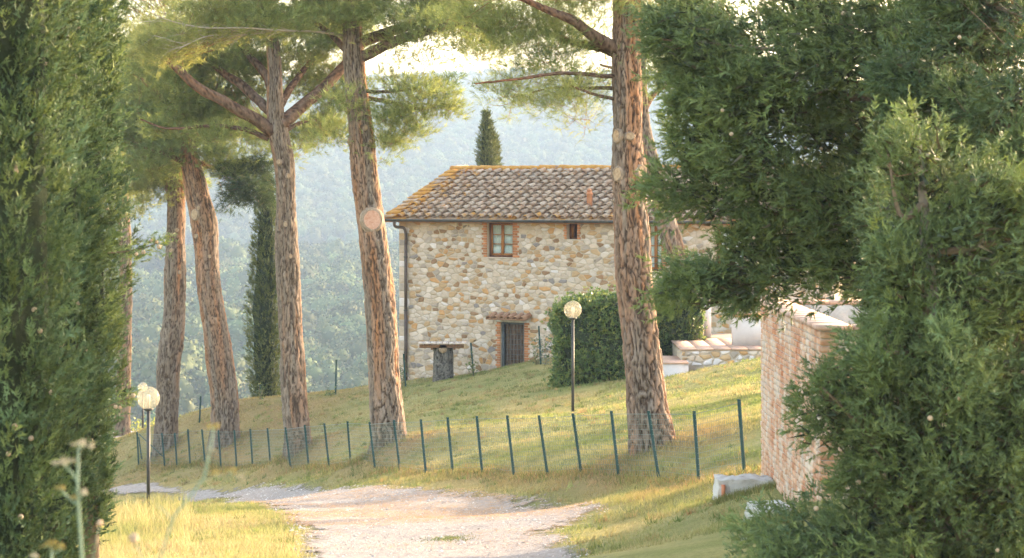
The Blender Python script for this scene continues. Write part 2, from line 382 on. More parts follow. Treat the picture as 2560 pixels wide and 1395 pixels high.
def C(px, py, Y): ctrl.append(W(px, py, Y))
for f in FENCE: C(f[2], f[3], fenceY(f[2]))
for a in [(1440,1262,37.2),(1240,1238,39.6),(1000,1222,43.0),(800,1224,49.5),(600,1224,58),(300,1222,63),(1100,1395,28),(740,1395,28),(1480,1395,28),
          (1150,1300,34),(700,1290,37),(400,1300,38),(370,1272,41),(150,1290,42),(-300,1260,52),(250,1395,29),(1700,1395,26.8),(1600,1300,31),(1620,1240,34),
          (1855,1245,29),(1930,1300,26.2),(2062,1248,25),(1900,1212,31),(2300,1240,26),(2600,1150,30),
          (1640,1118,38.8),(975,1108,51),(747,1116,58.5),(565,1108,68),(413,1122,70),
          (1432,1030,53.6),(1250,1030,57),(1480,958,60.5),(1690,935,60),(1850,905,58),(1900,1000,45),(1720,1010,48),(1620,1050,45),
          (1200,985,66),(1110,950,74),(1010,952,75.5),(1280,917,73.8),(1345,900,72.5),(840,985,73.5),(600,1002,73),(700,992,74),(450,1042,75),(320,1090,77),
          (330,1080,87),(380,1078,88),(200,1090,90),(360,1062,96)]: C(*a)
for X in (-3.5, 0.0, 3.5):
    for Y, Z in ((-6, -1.3), (4, -1.95), (12, -2.65), (20, -3.4)): ctrl.append(np.array([X, Y, CZ + Z]))
for X, Y, Z in ((-12, 10, -2.6), (-14, 25, -4.6), (12, 10, -1.9), (14, 25, -2.3), (14, 45, -3.2), (16, 70, -4.4), (8, 90, -6.5), (18, 95, -7.5), (0, 90, -7.8), (-6, 88, -8.8),
                (-9, 84, -8.2), (-4, 96, -10.5), (6, 100, -9.5), (-28, 30, -6.5), (-30, 60, -8.8), (-30, 90, -10.5), (-14, 100, -10.6), (-10, 100, -11), (30, 30, -1.2), (32, 70, -3.8), (30, 100, -7.5)):
    ctrl.append(np.array([X, Y, CZ + Z]))
ctrl = np.array(ctrl)
def tps_fit(P, lam=0.6):
    n = len(P); x = P[:, :2] / 20.0
    r2 = ((x[:, None] - x[None]) ** 2).sum(-1); K = 0.5 * r2 * np.log(r2 + 1e-12) + np.eye(n) * lam * 1e-3
    Q = np.concatenate([np.ones((n, 1)), x], 1)
    A = np.block([[K, Q], [Q.T, np.zeros((3, 3))]]); b = np.concatenate([P[:, 2], np.zeros(3)])
    return np.linalg.solve(A, b)
TW = tps_fit(ctrl)
def tps(x, y):
    x = np.asarray(x, float); y = np.asarray(y, float); sh = x.shape
    p = np.stack([x.ravel(), y.ravel()], 1) / 20.0; out = np.empty(len(p)); c = ctrl[:, :2] / 20.0
    for i in range(0, len(p), 20000):
        q = p[i:i + 20000]; r2 = ((q[:, None] - c[None]) ** 2).sum(-1)
        out[i:i + 20000] = (0.5 * r2 * np.log(r2 + 1e-12)) @ TW[:-3] + TW[-3] + q @ TW[-2:]
    return out.reshape(sh)
PY = [-100, 60, 110, 150, 260, 420, 520, 700, 950, 1100, 1280, 1330, 1600, 2000, 2450, 2600, 2800, 3400, 5000]
PZ = [-6, -9, -15, -26, -52, -58, -51.5, -47, -37, -37, -36, -33, 4, 55, 98, 104, 104, 40, 0]
def far_h(x, y):
    h = np.interp(y, PY, PZ)
    k = smooth(300, 900, y)
    p = np.stack([x / 420.0, y / 420.0, np.zeros_like(x)], -1)
    q = np.stack([x / 130.0, y / 130.0, np.zeros_like(x)], -1)
    return CZ + h + k * (fbm(p, 2, 3) * 9 + fbm(q, 2, 9) * 3.0) * smooth(1200, 1700, y) + k * fbm(q, 2, 5) * 1.2 + np.where(y < 300, -0.02 * np.abs(x), 0)
def height(x, y):
    x = np.asarray(x, float); y = np.asarray(y, float)
    xc = np.clip(x, -34, 34); yc = np.clip(y, -6, 104)
    near = tps(xc, yc) + fbm(np.stack([x / 1.3, y / 1.3, np.zeros_like(x)], -1), 3, 21) * 0.022
    w = np.maximum(smooth(88, 125, y), smooth(22, 60, np.abs(x)))
    return near * (1 - w) + far_h(x, y) * w
def hz(x, y): return float(height(np.array([x]), np.array([y]))[0])
def ground_at(px, py, y0=6.0, y1=110.0):
    Y = np.linspace(y0, y1, 900); X = (px - 1280.0) * Y / F; Z = CZ + (HOR - py) * Y / F
    d = Z - height(X, Y); k = np.where(d < 0)[0]
    i = k[0] if len(k) else len(Y) - 1
    return np.array([X[i], Y[i], float(height(X[i:i+1], Y[i:i+1])[0])])

PINES = {'R': (1632, 39.0), 'B': (973, 51.2), 'C': (746, 58.6), 'D': (563, 68.0), 'E': (413, 70.0)}
pine_xy = np.array([[(p - 1280) * Y / F, Y] for p, Y in PINES.values()])
fence_xy = np.array([W(f[2], f[3], fenceY(f[2]))[:2] for f in FENCE])
def seg_dist(x, y, P):
    d = np.full(x.shape, 1e9)
    for a, b in zip(P[:-1], P[1:]):
        ab = b - a; t = np.clip(((x - a[0]) * ab[0] + (y - a[1]) * ab[1]) / (ab @ ab), 0, 1)
        d = np.minimum(d, np.hypot(x - a[0] - t * ab[0], y - a[1] - t * ab[1]))
    return d
def litter_amt(x, y):
    p = np.stack([x * 0.9, y * 0.55, np.zeros_like(x)], -1); nz = fbm(p, 4, 31)
    d = np.min(np.stack([np.hypot(x - a, (y - b) * 0.8) for a, b in pine_xy]), 0)
    a = np.exp(-(d / 1.5) ** 2) * 0.7
    fd = seg_dist(x, y + 0.6, fence_xy); a = np.maximum(a, np.exp(-(fd / 0.6) ** 2) * 0.42)
    a = np.maximum(a, 0.46 * smooth(-2.5, -7, x) * smooth(60, 66, y) * smooth(86, 76, y))
    a = np.maximum(a, 0.45 * np.exp(-((x - 2.2) / 1.3) ** 2 - ((y - 34.5) / 2.2) ** 2))
    return np.clip(a + nz * 0.38 * (a + 0.12), 0, 0.92)
def dry_amt(x, y):
    p = np.stack([x * 0.7, y * 0.4, np.zeros_like(x)], -1); nz = fbm(p, 4, 41)
    k = smooth(44, 36, y) * smooth(-0.6, -1.6, x) * smooth(24, 29, y) * 0.5
    m = 0.14 + 0.22 * smooth(50, 62, y)
    return np.clip(np.maximum(k, m) + nz * 0.5, 0, 0.95)

# ------------------------------------------------------------------ ground sheet
def axis(a, b, step, far_lo, far_hi, g=1.13):
    c = list(np.arange(a, b + 1e-6, step)); s = step; lo = []
    x = a
    while x > far_lo: s *= g; x -= s; lo.append(x)
    s = step; x = c[-1]; hi = []
    while x < far_hi: s = min(s * g, 45); x += s; hi.append(x)
    return np.array(lo[::-1] + c + hi)
gx = axis(-17, 12, 0.28, -1600, 1600); gy = axis(10, 92, 0.36, -60, 4800)
GX, GY = np.meshgrid(gx, gy); GZ = height(GX, GY)
nx, ny = len(gx), len(gy)
ii = (np.arange(ny - 1)[:, None] * nx + np.arange(nx - 1)[None]).ravel()
quads = np.stack([ii, ii + 1, ii + nx + 1, ii + nx], 1)
x_, y_ = GX.ravel(), GY.ravel()
ground = obj("ground", np.stack([x_, y_, GZ.ravel()], 1), [quads], MATS["lawn_ground"], smooth=True,
             attrs={"litter": litter_amt(x_, y_) * smooth(110, 90, y_), "dry": dry_amt(x_, y_), "far": np.maximum(smooth(88, 110, y_), smooth(25, 50, np.abs(x_)))})
tag(ground, "grassy hillside lawn sloping down to the wooded valley", kind="structure")

# ------------------------------------------------------------------ roads (thin sheets a few mm over the ground)
def in_poly(x, y, P):
    r = np.zeros(x.shape, bool); n = len(P); j = n - 1
    for i in range(n):
        xi, yi = P[i]; xj, yj = P[j]
        c = ((yi > y) != (yj > y)) & (x < (xj - xi) * (y - yi) / (yj - yi + 1e-12) + xi); r ^= c; j = i
    return r
def sheet(name, poly, x0, x1, y0, y1, sx, sy, mat, lift, label, wob=0.12, attrs=None):
    xs = np.arange(x0, x1, sx); ys = np.arange(y0, y1, sy); X, Y = np.meshgrid(xs, ys)
    wx = fbm(np.stack([X * 1.7, Y * 1.2, X * 0], -1), 3, 51) * wob; wy = fbm(np.stack([X * 1.7, Y * 1.2, X * 0 + 5], -1), 3, 52) * wob * 2
    pl = np.array(poly); ed = seg_dist(X, Y * 1.0, np.concatenate([pl, pl[:1]])) * np.where(in_poly(X, Y, poly), 1, -1); m = ed > -0.45
    n = len(xs); cm = (m[:-1, :-1] & m[1:, :-1] & m[:-1, 1:] & m[1:, 1:])
    I, J = np.nonzero(cm); i = I * n + J
    q = np.stack([i, i + 1, i + n + 1, i + n], 1)
    used, inv = np.unique(q, return_inverse=True); q = inv.reshape(q.shape)
    x, y = X.ravel()[used], Y.ravel()[used]
    V = np.stack([x, y, height(x, y) + lift + 0.012 * vnoise(np.stack([x * 5, y * 5, x * 0], -1), 61)], 1)
    o = obj(name, V, [q], mat, smooth=True, attrs={**{k: f(x, y) for k, f in (attrs or {}).items()}, 'edge': ed.ravel()[used] - 0.22 + (wx.ravel()[used] * 2.0)})
    return tag(o, label, kind="structure")
le = [(735,1395),(738,1345),(705,1296),(640,1266),(540,1247),(420,1240),(270,1238),(0,1242),(-400,1246)]
re = [(-400,1212),(0,1216),(270,1217),(600,1222),(800,1222),(1000,1220),(1180,1226),(1290,1248),(1440,1262),(1530,1282),(1440,1310),(1400,1335),(1440,1365),(1490,1395)]
RL = [ground_at(*p)[:2] for p in le]; RR = [ground_at(*p)[:2] for p in re]
road_poly = [(-1.5, 2.0), (-1.9, 12), (-2.5, 22)] + [tuple(p) for p in RL] + [tuple(p) for p in RR] + [(1.2, 22), (1.5, 12), (1.7, 2.0)]
def road_litter(x, y):
    return 0.26 + 0.26 * np.exp(-((y - 37) / 4.5) ** 2) - 0.25 * smooth(31.5, 28, y) + 0.1 * smooth(-4, -8, x)
road = sheet("road", road_poly, -22, 4.5, 2, 66, 0.09, 0.14, MATS["gravel"], 0.022, "pale gravel farm road strewn with orange pine needles", attrs={"litter": road_litter})
tp = [ground_at(*p, y0=78)[:2] for p in ((300,1098),(360,1092),(400,1086),(420,1076),(390,1072),(300,1074),(200,1080),(200,1098))]
far_track = sheet("farm_track", [tuple(p) for p in tp], -19, -9, 78, 104, 0.2, 0.3, MATS["gravel"], 0.03, "pale track beyond the far left pine", attrs={"litter": lambda x, y: x * 0})

# ------------------------------------------------------------------ house
house = empty("stone_farmhouse", (HX0, HY0, HBASE), "rubble stone farmhouse with clay tiled roof and brick framed windows", "house", rz=-TH)
ct, stn = math.cos(TH), math.sin(TH)
def HT(px, py):
    k = (px - 1280) / F; t = (k * HY0 - HX0) / (ct + stn * k); Y = HY0 - stn * t
    return t, (HOR - py) / F * Y + 5.95
HL = 15.0; HH = 5.16; ROOF_Y = 3.65; HDEP = 7.3
def rect(x0, x1, y0, y1):
    a, zt = HT(x0, y0); b, _ = HT(x1, y0); _, zb = HT((x0 + x1) / 2, y1); return [a, b, zb, zt]
win1 = rect(1218, 1282, 555, 643); win2 = rect(1417, 1443, 556, 598); win3 = rect(1612, 1655, 552, 678); door = rect(1252, 1311, 805, 925)
win4 = [11.2, 12.1, 3.3, 4.9]
OPEN = [win1, win2, win3, door, win4]
def holed_wall(mb, x0, x1, z0, z1, openings, y, depth):
    xs = sorted({x0, x1, *[v for o in openings for v in o[:2]]}); zs = sorted({z0, z1, *[v for o in openings for v in o[2:]]})
    for a, b in zip(xs[:-1], xs[1:]):
        for c, d in zip(zs[:-1], zs[1:]):
            mx, mz = (a + b) / 2, (c + d) / 2
            if any(o[0] < mx < o[1] and o[2] < mz < o[3] for o in openings): continue
            mb.add([(a, y, c), (b, y, c), (b, y, d), (a, y, d)], Q=[(0, 1, 2, 3)])
    for o in openings:
        a, b, c, d = o
        mb.add([(a, y, c), (a, y, d), (a, y + depth, d), (a, y + depth, c)], Q=[(0, 1, 2, 3)])
        mb.add([(b, y, c), (b, y + depth, c), (b, y + depth, d), (b, y, d)], Q=[(0, 1, 2, 3)])
        mb.add([(a, y, c), (a, y + depth, c), (b, y + depth, c), (b, y, c)], Q=[(0, 1, 2, 3)])
        mb.add([(a, y, d), (b, y, d), (b, y + depth, d), (a, y + depth, d)], Q=[(0, 1, 2, 3)])
mb = MB(); holed_wall(mb, 0, HL, -1.5, HH, OPEN, 0.0, 0.32)
RISE = 1.58; SL = RISE / 4.0
zr = HH + SL * ROOF_Y
mb.add([(0, 0, -1.5), (0, HDEP, -1.5), (0, HDEP, HH), (0, ROOF_Y, zr), (0, 0, HH)], T=[(0, 4, 3), (0, 3, 1), (1, 3, 2)])
mb.add([(HL, 0, -1.5), (HL, HDEP, -1.5), (HL, HDEP, HH), (HL, ROOF_Y, zr), (HL, 0, HH)], T=[(0, 3, 4), (0, 1, 3), (1, 2, 3)])
mb.add([(0, HDEP, -1.5), (HL, HDEP, -1.5), (HL, HDEP, HH), (0, HDEP, HH)], Q=[(0, 3, 2, 1)])
wall = mb.build("wall", MATS["mortar"], house, world=False)

# rubble stones: Voronoi cells, rounded, standing proud of the mortar
SUR = [(o[0] - m, o[1] + m2, o[2] - bb, o[3] + tt) for o, m, m2, bb, tt in
       ((win1, 0.17, 0.21, 0.02, 0.02), (win2, 0.10, 0.13, 0.02, 0.02), (win3, 0.17, 0.2, 0.05, 0.02), (door, 0.17, 0.17, 0.6, 0.02), (win4, 0.17, 0.2, 0.05, 0.02))]
def clip_poly(P, n, c):
    out = []
    d = [p @ n - c for p in P]
    for i in range(len(P)):
        j = (i + 1) % len(P)
        if d[i] <= 0: out.append(P[i])
        if d[i] * d[j] < 0: out.append(P[i] + (P[j] - P[i]) * (d[i] / (d[i] - d[j])))
    return out
def rubble(x0, x1, z0, z1, cell, aspect, avoid, gap, r):
    """returns list of stone outlines in the wall plane"""
    nxp = int((x1 - x0) / (cell * aspect)); nzp = int((z1 - z0) / cell); pts = []
    for j in range(nzp):
        for i in range(nxp):
            u = (i + 0.5 + (0.5 if j % 2 else 0) - 0.25 + r.uniform(-.42, .42)) / nxp; v = (j + 0.5 + r.uniform(-.36, .36)) / nzp
            pts.append((x0 + u * (x1 - x0), z0 + v * (z1 - z0)))
    pts = np.array(pts); keep = np.ones(len(pts), bool)
    keep[r.random(len(pts)) < 0.16] = False      # missing seeds make bigger neighbours
    pts = pts[keep]; S = np.array([1 / aspect, 1.0]); q = pts * S; res = []
    for i, p in enumerate(q):
        d2 = ((q - p) ** 2).sum(1); nb = np.argsort(d2)[1:15]
        P = [np.array(a) for a in ((x0, z0), (x1, z0), (x1, z1), (x0, z1))]; P = [a * S for a in P]
        for k in nb:
            nvec = q[k] - p; P = clip_poly(P, nvec, (q[k] + p) @ nvec / 2)
            if len(P) < 3: break
        if len(P) < 3: continue
        P = [a / S for a in P]; bad = False
        for a in avoid:
            c = pts[i]
            if a[0] < c[0] < a[1] and a[2] < c[1] < a[3]: bad = True; break
            opts = [(a[0] - c[0], np.array([1, 0.]), a[0]), (c[0] - a[1], np.array([-1, 0.]), -a[1]), (a[2] - c[1], np.array([0, 1.]), a[2]), (c[1] - a[3], np.array([0, -1.]), -a[3])]
            o = max(opts, key=lambda t: t[0]); P = clip_poly(P, o[1], o[2])
            if len(P) < 3: bad = True; break
        if bad: continue
        P = np.array(P); c = P.mean(0); ext = np.ptp(P, axis=0)
        if min(ext) < 0.05: continue
        s = 1 - gap / np.maximum(ext, 0.06) * r.uniform(0.8, 2.6); s = np.clip(s, 0.45, 0.95); P = c + (P - c) * s
        P2 = []
        for k in range(len(P)):                  # cut the corners
            a, b_ = P[k], P[(k + 1) % len(P)]; w = r.uniform(0.08, 0.22); P2 += [a + (b_ - a) * w, b_ - (b_ - a) * w]
        P = np.array(P2); P = P + r.normal(size=P.shape) * 0.006
        res.append(P)
    return res
def stone_geo(P, h, y0=0.0, r=None):
    """outline P in x-z, proud by h towards -y"""
    n = len(P); c = P.mean(0); V = []
    V += [(p[0], y0 + 0.005, p[1]) for p in P]
    m = c + (P - c) * 0.93; V += [(p[0], y0 - h * 0.75, p[1]) for p in m]
    m2 = c + (P - c) * 0.68; V += [(p[0], y0 - h * (1 + r.uniform(-.1, .15)), p[1]) for p in m2]
    Q = []
    for a in (0, n):
        for i in range(n): j = (i + 1) % n; Q.append((a + i, a + j, a + n + j, a + n + i))
    V.append((c[0], y0 - h * 1.08, c[1])); T = [(2 * n + i, 2 * n + (i + 1) % n, 3 * n) for i in range(n)]
    return np.array(V), np.array(T), np.array(Q)
r_ = np.random.default_rng(11)
SUR.append((-0.1, 0.34, -2.0, HH + 0.1))
stones = rubble(0.0, HL, -0.9, HH - 0.02, 0.120, 1.7, SUR, 0.011, r_)
areas = np.array([0.5 * abs(np.dot(P[:, 0], np.roll(P[:, 1], 1)) - np.dot(P[:, 1], np.roll(P[:, 0], 1))) for P in stones])
cen = np.array([P.mean(0) for P in stones])
# how low the lawn leaves the wall free
def wall_ground(t): return hz(HX0 + ct * t, HY0 - stn * t) - HBASE
gz = np.array([wall_ground(t) for t in np.linspace(0, HL, 40)])
vis = (cen[:, 0] < 8.6) & (cen[:, 1] > np.interp(cen[:, 0], np.linspace(0, HL, 40), gz))
order = np.argsort(-(areas * vis))[:296]; big = set(order.tolist())
rest = [MB() for _ in STONE]
for i, P in enumerate(stones):
    k = int(r_.choice(len(STONE), p=STONE_P)); h = r_.uniform(0.007, 0.022)
    if i not in big and r_.random() < 0.25: k = int(r_.choice([0, 1])); h = 0.012
    V, T, Q = stone_geo(P if i in big else P[np.r_[0:len(P):2]] if len(P) > 11 else P, h, 0.0, r_)
    if i in big:
        c = V.mean(0); me = raw_mesh("stone", V - c, [T, Q], smooth=False)
        o = link("stone", me, MATS["stone_%d" % k], wall, loc=c)
    else: rest[k].add(V, T, Q)
V = []; T = []; Q = []; mi = []; n0 = 0
bt, bq, mt, mq = [], [], [], []
for k, m in enumerate(rest):
    if not m.n: continue
    fs = m.faces(); V.append(m.verts()); bt.append(fs[0] + n0); bq.append(fs[1] + n0); mt += [k] * len(fs[0]); mq += [k] * len(fs[1]); n0 += m.n
me = raw_mesh("small_stone", np.concatenate(V), [np.concatenate(bt), np.concatenate(bq)], mat_idx=mt + mq)
for k in range(len(STONE)): me.materials.append(MATS["stone_%d" % k])
o = link("rubble_infill", me, None, wall); o["kind"] = "stuff"

# squared corner stones
zq = -0.9; kq = 0
while zq < HH - 0.08:
    hq = r_.uniform(0.17, 0.30); hq = min(hq, HH - 0.02 - zq); wq = 0.40 if kq % 2 else 0.26; x0q = 0.004; Pq = np.array([(x0q, zq + 0.008), (wq * 0.5, zq + 0.006), (wq - 0.02, zq + 0.012), (wq, zq + hq * 0.5), (wq - 0.025, zq + hq - 0.012), (wq * 0.5, zq + hq - 0.006), (x0q, zq + hq - 0.008)]); Pq[2:5] += r_.normal(size=(3, 2)) * 0.008
    V, T, Q = stone_geo(Pq, 0.02, 0.0, r_); c = V.mean(0); link("quoin", raw_mesh("quoin", V - c, [T, Q]), MATS["stone_%d" % int(r_.choice([0, 0, 1, 1, 2, 4, 7]))], wall, loc=c); zq += hq; kq += 1
# brick surrounds
bm_brick = {}
def brick_mesh(w, h, d, bev=0.006):
    key = (round(w, 3), round(h, 3), round(d, 3))
    if key in bm_brick: return bm_brick[key]
    b = bev; V = []
    for y, s in ((0.0, 0), (-d + b, 0), (-d, b)):
        V += [(-w/2 + s, y, -h/2 + s), (w/2 - s, y, -h/2 + s), (w/2 - s, y, h/2 - s), (-w/2 + s, y, h/2 - s)]
    Q = [(8, 9, 10, 11)]
    for a in (0, 4):
        for i in range(4): j = (i + 1) % 4; Q.append((a + i, a + j, a + 4 + j, a + 4 + i))
    bm_brick[key] = raw_mesh("brick", np.array(V), [np.array(Q)]); return bm_brick[key]
def surround(op, left, right, zlo=None):
    z = zlo if zlo is not None else op[2]; k = 0
    while z < op[3] - 0.02:
        h = 0.062
        for side, wd in ((-1, left), (1, right)):
            w = wd * (1.0 if (k + (side > 0)) % 2 else 0.72) - r_.uniform(0, 0.02)
            x = (op[0] - w / 2 - 0.004) if side < 0 else (op[1] + w / 2 + 0.004)
            link("brick", brick_mesh(round(w, 2), h, 0.022), MATS["brick"], wall, loc=(x, 0.002 - r_.uniform(0, 0.006), z + h / 2))
        z += 0.076; k += 1
surround(win1, 0.19, 0.24); surround(win2, 0.11, 0.14); surround(win3, 0.17, 0.22)
surround(door, 0.19, 0.20, zlo=wall_ground((door[0] + door[1]) / 2) - 0.05)

def casement(op, name, rows, leaves=2, dark=False, open_in=False):
    a, b, c, d = op; y = 0.17
    w = link(name, MB_build_frame(a, b, c, d, y, 0.055), MATS["window_wood_dark"], house)
    wd = (b - a - 0.11) / leaves
    for i in range(leaves):
        x0 = a + 0.055 + i * wd + 0.003; x1 = x0 + wd - 0.006
        m = MB(); s = 0.042; y0, y1 = y - 0.025, y + 0.02
        m.box(x0, x0 + s, y0, y1, c + 0.058, d - 0.058); m.box(x1 - s, x1, y0, y1, c + 0.058, d - 0.058)
        m.box(x0 + s, x1 - s, y0, y1, c + 0.058, c + 0.058 + s * 1.4); m.box(x0 + s, x1 - s, y0, y1, d - 0.058 - s, d - 0.058)
        zz0, zz1 = c + 0.058 + s * 1.4, d - 0.058 - s; ph = (zz1 - zz0) / rows
        for k in range(1, rows): m.box(x0 + s, x1 - s, y0 + 0.008, y1 - 0.008, zz0 + k * ph - 0.012, zz0 + k * ph + 0.012)
        m.build("casement", MATS["window_wood"], w, world=False)
        for k in range(rows):
            p = MB(); p.box(x0 + s, x1 - s, y - 0.004, y + 0.002, zz0 + k * ph + (0.012 if k else 0), zz0 + (k + 1) * ph - (0.012 if k < rows - 1 else 0))
            p.build("pane", MATS["window_glass"], w, world=False)
    # curtain with folds
    xs = np.linspace(a + 0.02, b - 0.02, 60); ys = y + 0.05 + 0.012 * np.sin(xs * 95) + 0.008 * np.sin(xs * 41 + 1)
    V = np.concatenate([np.stack([xs, ys, np.full(60, c + 0.02)], 1), np.stack([xs, ys * 0.6 + 0.4 * (y + 0.05), np.full(60, d - 0.02)], 1)])
    q = np.array([(i, i + 1, 61 + i, 60 + i) for i in range(59)])
    obj("curtain", V, [q], MATS["curtain"], w, smooth=True, world=False)
    return w
def MB_build_frame(a, b, c, d, y, s):
    m = MB(); y0, y1 = y - 0.045, y + 0.045
    m.box(a + 0.002, a + s, y0, y1, c + 0.002, d - 0.002); m.box(b - s, b - 0.002, y0, y1, c + 0.002, d - 0.002)
    m.box(a + s, b - s, y0, y1, c + 0.002, c + s); m.box(a + s, b - s, y0, y1, d - s, d - 0.002)
    return raw_mesh("frame", m.verts(), m.faces())
casement(win1, "window", 3); casement(win3, "window", 4); casement(win4, "window", 3)
m = MB(); a, b, c, d = win1; m.box(a - 0.02, b + 0.02, -0.03, 0.12, c - 0.035, c + 0.001); m.build("window_sill", MATS["slab_tile"], house, world=False)
# small window: an inward opened leaf in a dark opening
a, b, c, d = win2; w2 = link("window", MB_build_frame(a, b, c, d, 0.2, 0.035), MATS["window_wood_dark"], house)
m = MB(); m.box(a + 0.04, a + 0.075, 0.21, 0.46, c + 0.04, d - 0.04); m.build("casement", MATS["window_wood"], w2, world=False)
m = MB(); m.box(a, b, 0.75, 0.78, c - 0.3, d + 0.3); m.box(a - 0.4, a - 0.38, 0.32, 0.78, c, d); m.build("room_back", MATS["room_dark"], w2, world=False)
# rooms behind the curtained windows and the door
for op in (win1, win3, win4): m = MB(); m.box(op[0] - 0.1, op[1] + 0.1, 0.6, 0.63, op[2] - 0.1, op[3] + 0.1); m.build("room_back", MATS["room_dark"], house, world=False)
# balcony rail across the tall window
m = MB(); a, b, c, d = win3
for z in (c + 0.05, c + 0.22, c + 0.40): m.tube([(a, 0.03, z), (b, 0.03, z)], 0.009, 5)
m.build("window_rail", MATS["dark_iron"], house, world=False)

# cellar door: iron frame and grid in front of bark-faced planks
a, b, c, d = door; zg = wall_ground(a) - 0.25
dr = link("door", MB_build_frame(a, b, c - 0.35, d, 0.10, 0.062), MATS["door_iron"], house)
npk = 6; pw = (b - a - 0.13) / npk
for i in range(npk):
    xs = np.linspace(a + 0.065 + i * pw + 0.006, a + 0.065 + (i + 1) * pw - 0.006, 7); zs = np.linspace(c - 0.35, d - 0.06, 30)
    X, Z = np.meshgrid(xs, zs); u = np.linspace(-1, 1, 7)[None]; yy = 0.20 - 0.035 * np.sqrt(np.maximum(1 - u * u * 0.95, 0)) + 0.012 * fbm(np.stack([X * 30, Z * 9, X * 0 + i], -1), 3, 71)
    k = (np.arange(29)[:, None] * 7 + np.arange(6)[None]).ravel()
    obj("plank", np.stack([X, yy, Z], -1).reshape(-1, 3), [np.stack([k, k + 1, k + 8, k + 7], 1)], MATS["bark_plank"], dr, smooth=True, world=False)
m = MB()
for x in np.linspace(a + 0.062, b - 0.062, 7)[1:-1]: m.tube([(x, 0.085, c - 0.35), (x, 0.085, d - 0.05)], 0.0055, 5)
for z in np.linspace(c - 0.3, d - 0.06, 12)[1:-1]: m.tube([(a + 0.05, 0.08, z), (b - 0.05, 0.08, z)], 0.0055, 5)
m.build("grille", MATS["door_iron"], dr, world=False)
m = MB(); m.box(a - 0.05, b + 0.05, 0.26, 0.3, c - 0.5, d + 0.1); m.build("backing", MATS["room_dark"], dr, world=False)
m = MB(); m.box(a - 0.16, b + 0.16, -0.03, 0.1, d + 0.004, d + 0.075); m.build("lintel", MATS["concrete_white"], house, world=False)

# roof
AL = math.atan(SL); ca, sa = math.cos(AL), math.sin(AL)
EY, EZ = -0.35, HH - 0.35 * SL + 0.06      # eave line
XL, XR = -0.42, HL + 0.42
def R(x, s, n): return (x, EY + s * ca - n * sa, EZ + s * sa + n * ca)
RLn = 4.0 / ca
m = MB()
m.add([R(XL, 0, 0), R(XR, 0, 0), R(XR, RLn, 0), R(XL, RLn, 0), R(XL, 0, -0.09), R(XR, 0, -0.09), R(XR, RLn, -0.09), R(XL, RLn, -0.09)],
      Q=[(0, 1, 2, 3), (4, 7, 6, 5), (0, 4, 5, 1), (0, 3, 7, 4), (1, 5, 6, 2)])
ry, rz_ = EY + RLn * ca, EZ + RLn * sa
m.add([(XL, ry, rz_), (XR, ry, rz_), (XR, ry + 4.0, rz_ - 4 * SL), (XL, ry + 4.0, rz_ - 4 * SL)], Q=[(0, 1, 2, 3)])
roof = m.build("roof", MATS["terracotta"], house, world=False)
def copp(L, r0, r1, th, seg=6):
    """barrel tile, axis +Y from its lower wide end, crown up +Z"""
    V = []; A = np.linspace(0, math.pi, seg + 1)
    for y, r in ((0, r0), (L, r1)):
        for rr in (r, r - th):
            V += [(rr * math.cos(t), y, rr * math.sin(t)) for t in A]
    n = seg + 1; Q = []
    for i in range(seg):
        Q += [(i, i + 1, 2*n + i + 1, 2*n + i), (n + i + 1, n + i, 3*n + i, 3*n + i + 1), (i + 1, i, n + i, n + i + 1)]
    Q += [(0, 2*n, 3*n, n), (seg, n + seg, 3*n + seg, 2*n + seg)]
    return np.array(V), np.array(Q)
cv, cq = copp(0.42, 0.118, 0.078, 0.016)
tile_me = raw_mesh("cover_tile", cv, [cq], smooth=False); tile_me.materials.append(MATS["roof_tile"])
SPX, SPS = 0.335, 0.315; ncol = int((XR - XL - 0.9) / SPX); nrow = int(RLn / SPS)
slots = []
for i in range(ncol):
    for j in range(nrow): slots.append((XL + 0.62 + i * SPX, 0.02 + j * SPS, i, j))
def rot_tile(V, x, s, lift, yaw, roll, tilt):
    p = V.copy(); c_, s_ = math.cos(yaw), math.sin(yaw); p = np.stack([p[:, 0] * c_ - p[:, 1] * s_, p[:, 0] * s_ + p[:, 1] * c_, p[:, 2] + p[:, 1] * tilt], 1)
    return np.stack([x + p[:, 0], EY + (s + p[:, 1]) * ca - (lift + p[:, 2]) * sa, EZ + (s + p[:, 1]) * sa + (lift + p[:, 2]) * ca], 1)
def lichen(x, s):
    return max(0.24 * math.exp(-max(x - XL - 0.3, 0) / 1.0), 0.20 * math.exp(-((RLn - s) / 0.30) ** 2), 0.10 * math.exp(-(s / 0.25) ** 2)) + 0.0
cnt = 0; restc = MB(); la = []
for (x, s, i, j) in slots:
    jit = dict(yaw=r_.normal() * 0.03, tilt=-0.085, lift=0.066 + r_.uniform(-0.008, 0.008)); xx = x + r_.normal() * 0.016; ss = s + r_.normal() * 0.028
    if 2 <= j <= 3 and 2 <= i <= 4 or (j in (5, 6) and i == 5): jit['yaw'] += r_.normal() * 0.12; jit['lift'] += r_.uniform(0, 0.02)
    if i <= 24 and cnt < 296 and not (j in (0,) and i > 21):
        o = bpy.data.objects.new("cover_tile", tile_me); col.objects.link(o); o.parent = roof
        o.location = R(xx, ss, jit['lift']); o.rotation_euler = (AL + math.atan(jit['tilt']), 0, jit['yaw']); o["lichen_amount"] = float(lichen(x, s)); cnt += 1
    else:
        restc.add(rot_tile(cv, xx, ss, jit['lift'], jit['yaw'], 0, jit['tilt']), Q=cq); la += [lichen(x, s)] * len(cv)
o = restc.build("cover_tile_field", MATS["roof_tile"], roof, world=False, kind="stuff", attrs={"lichen": la})
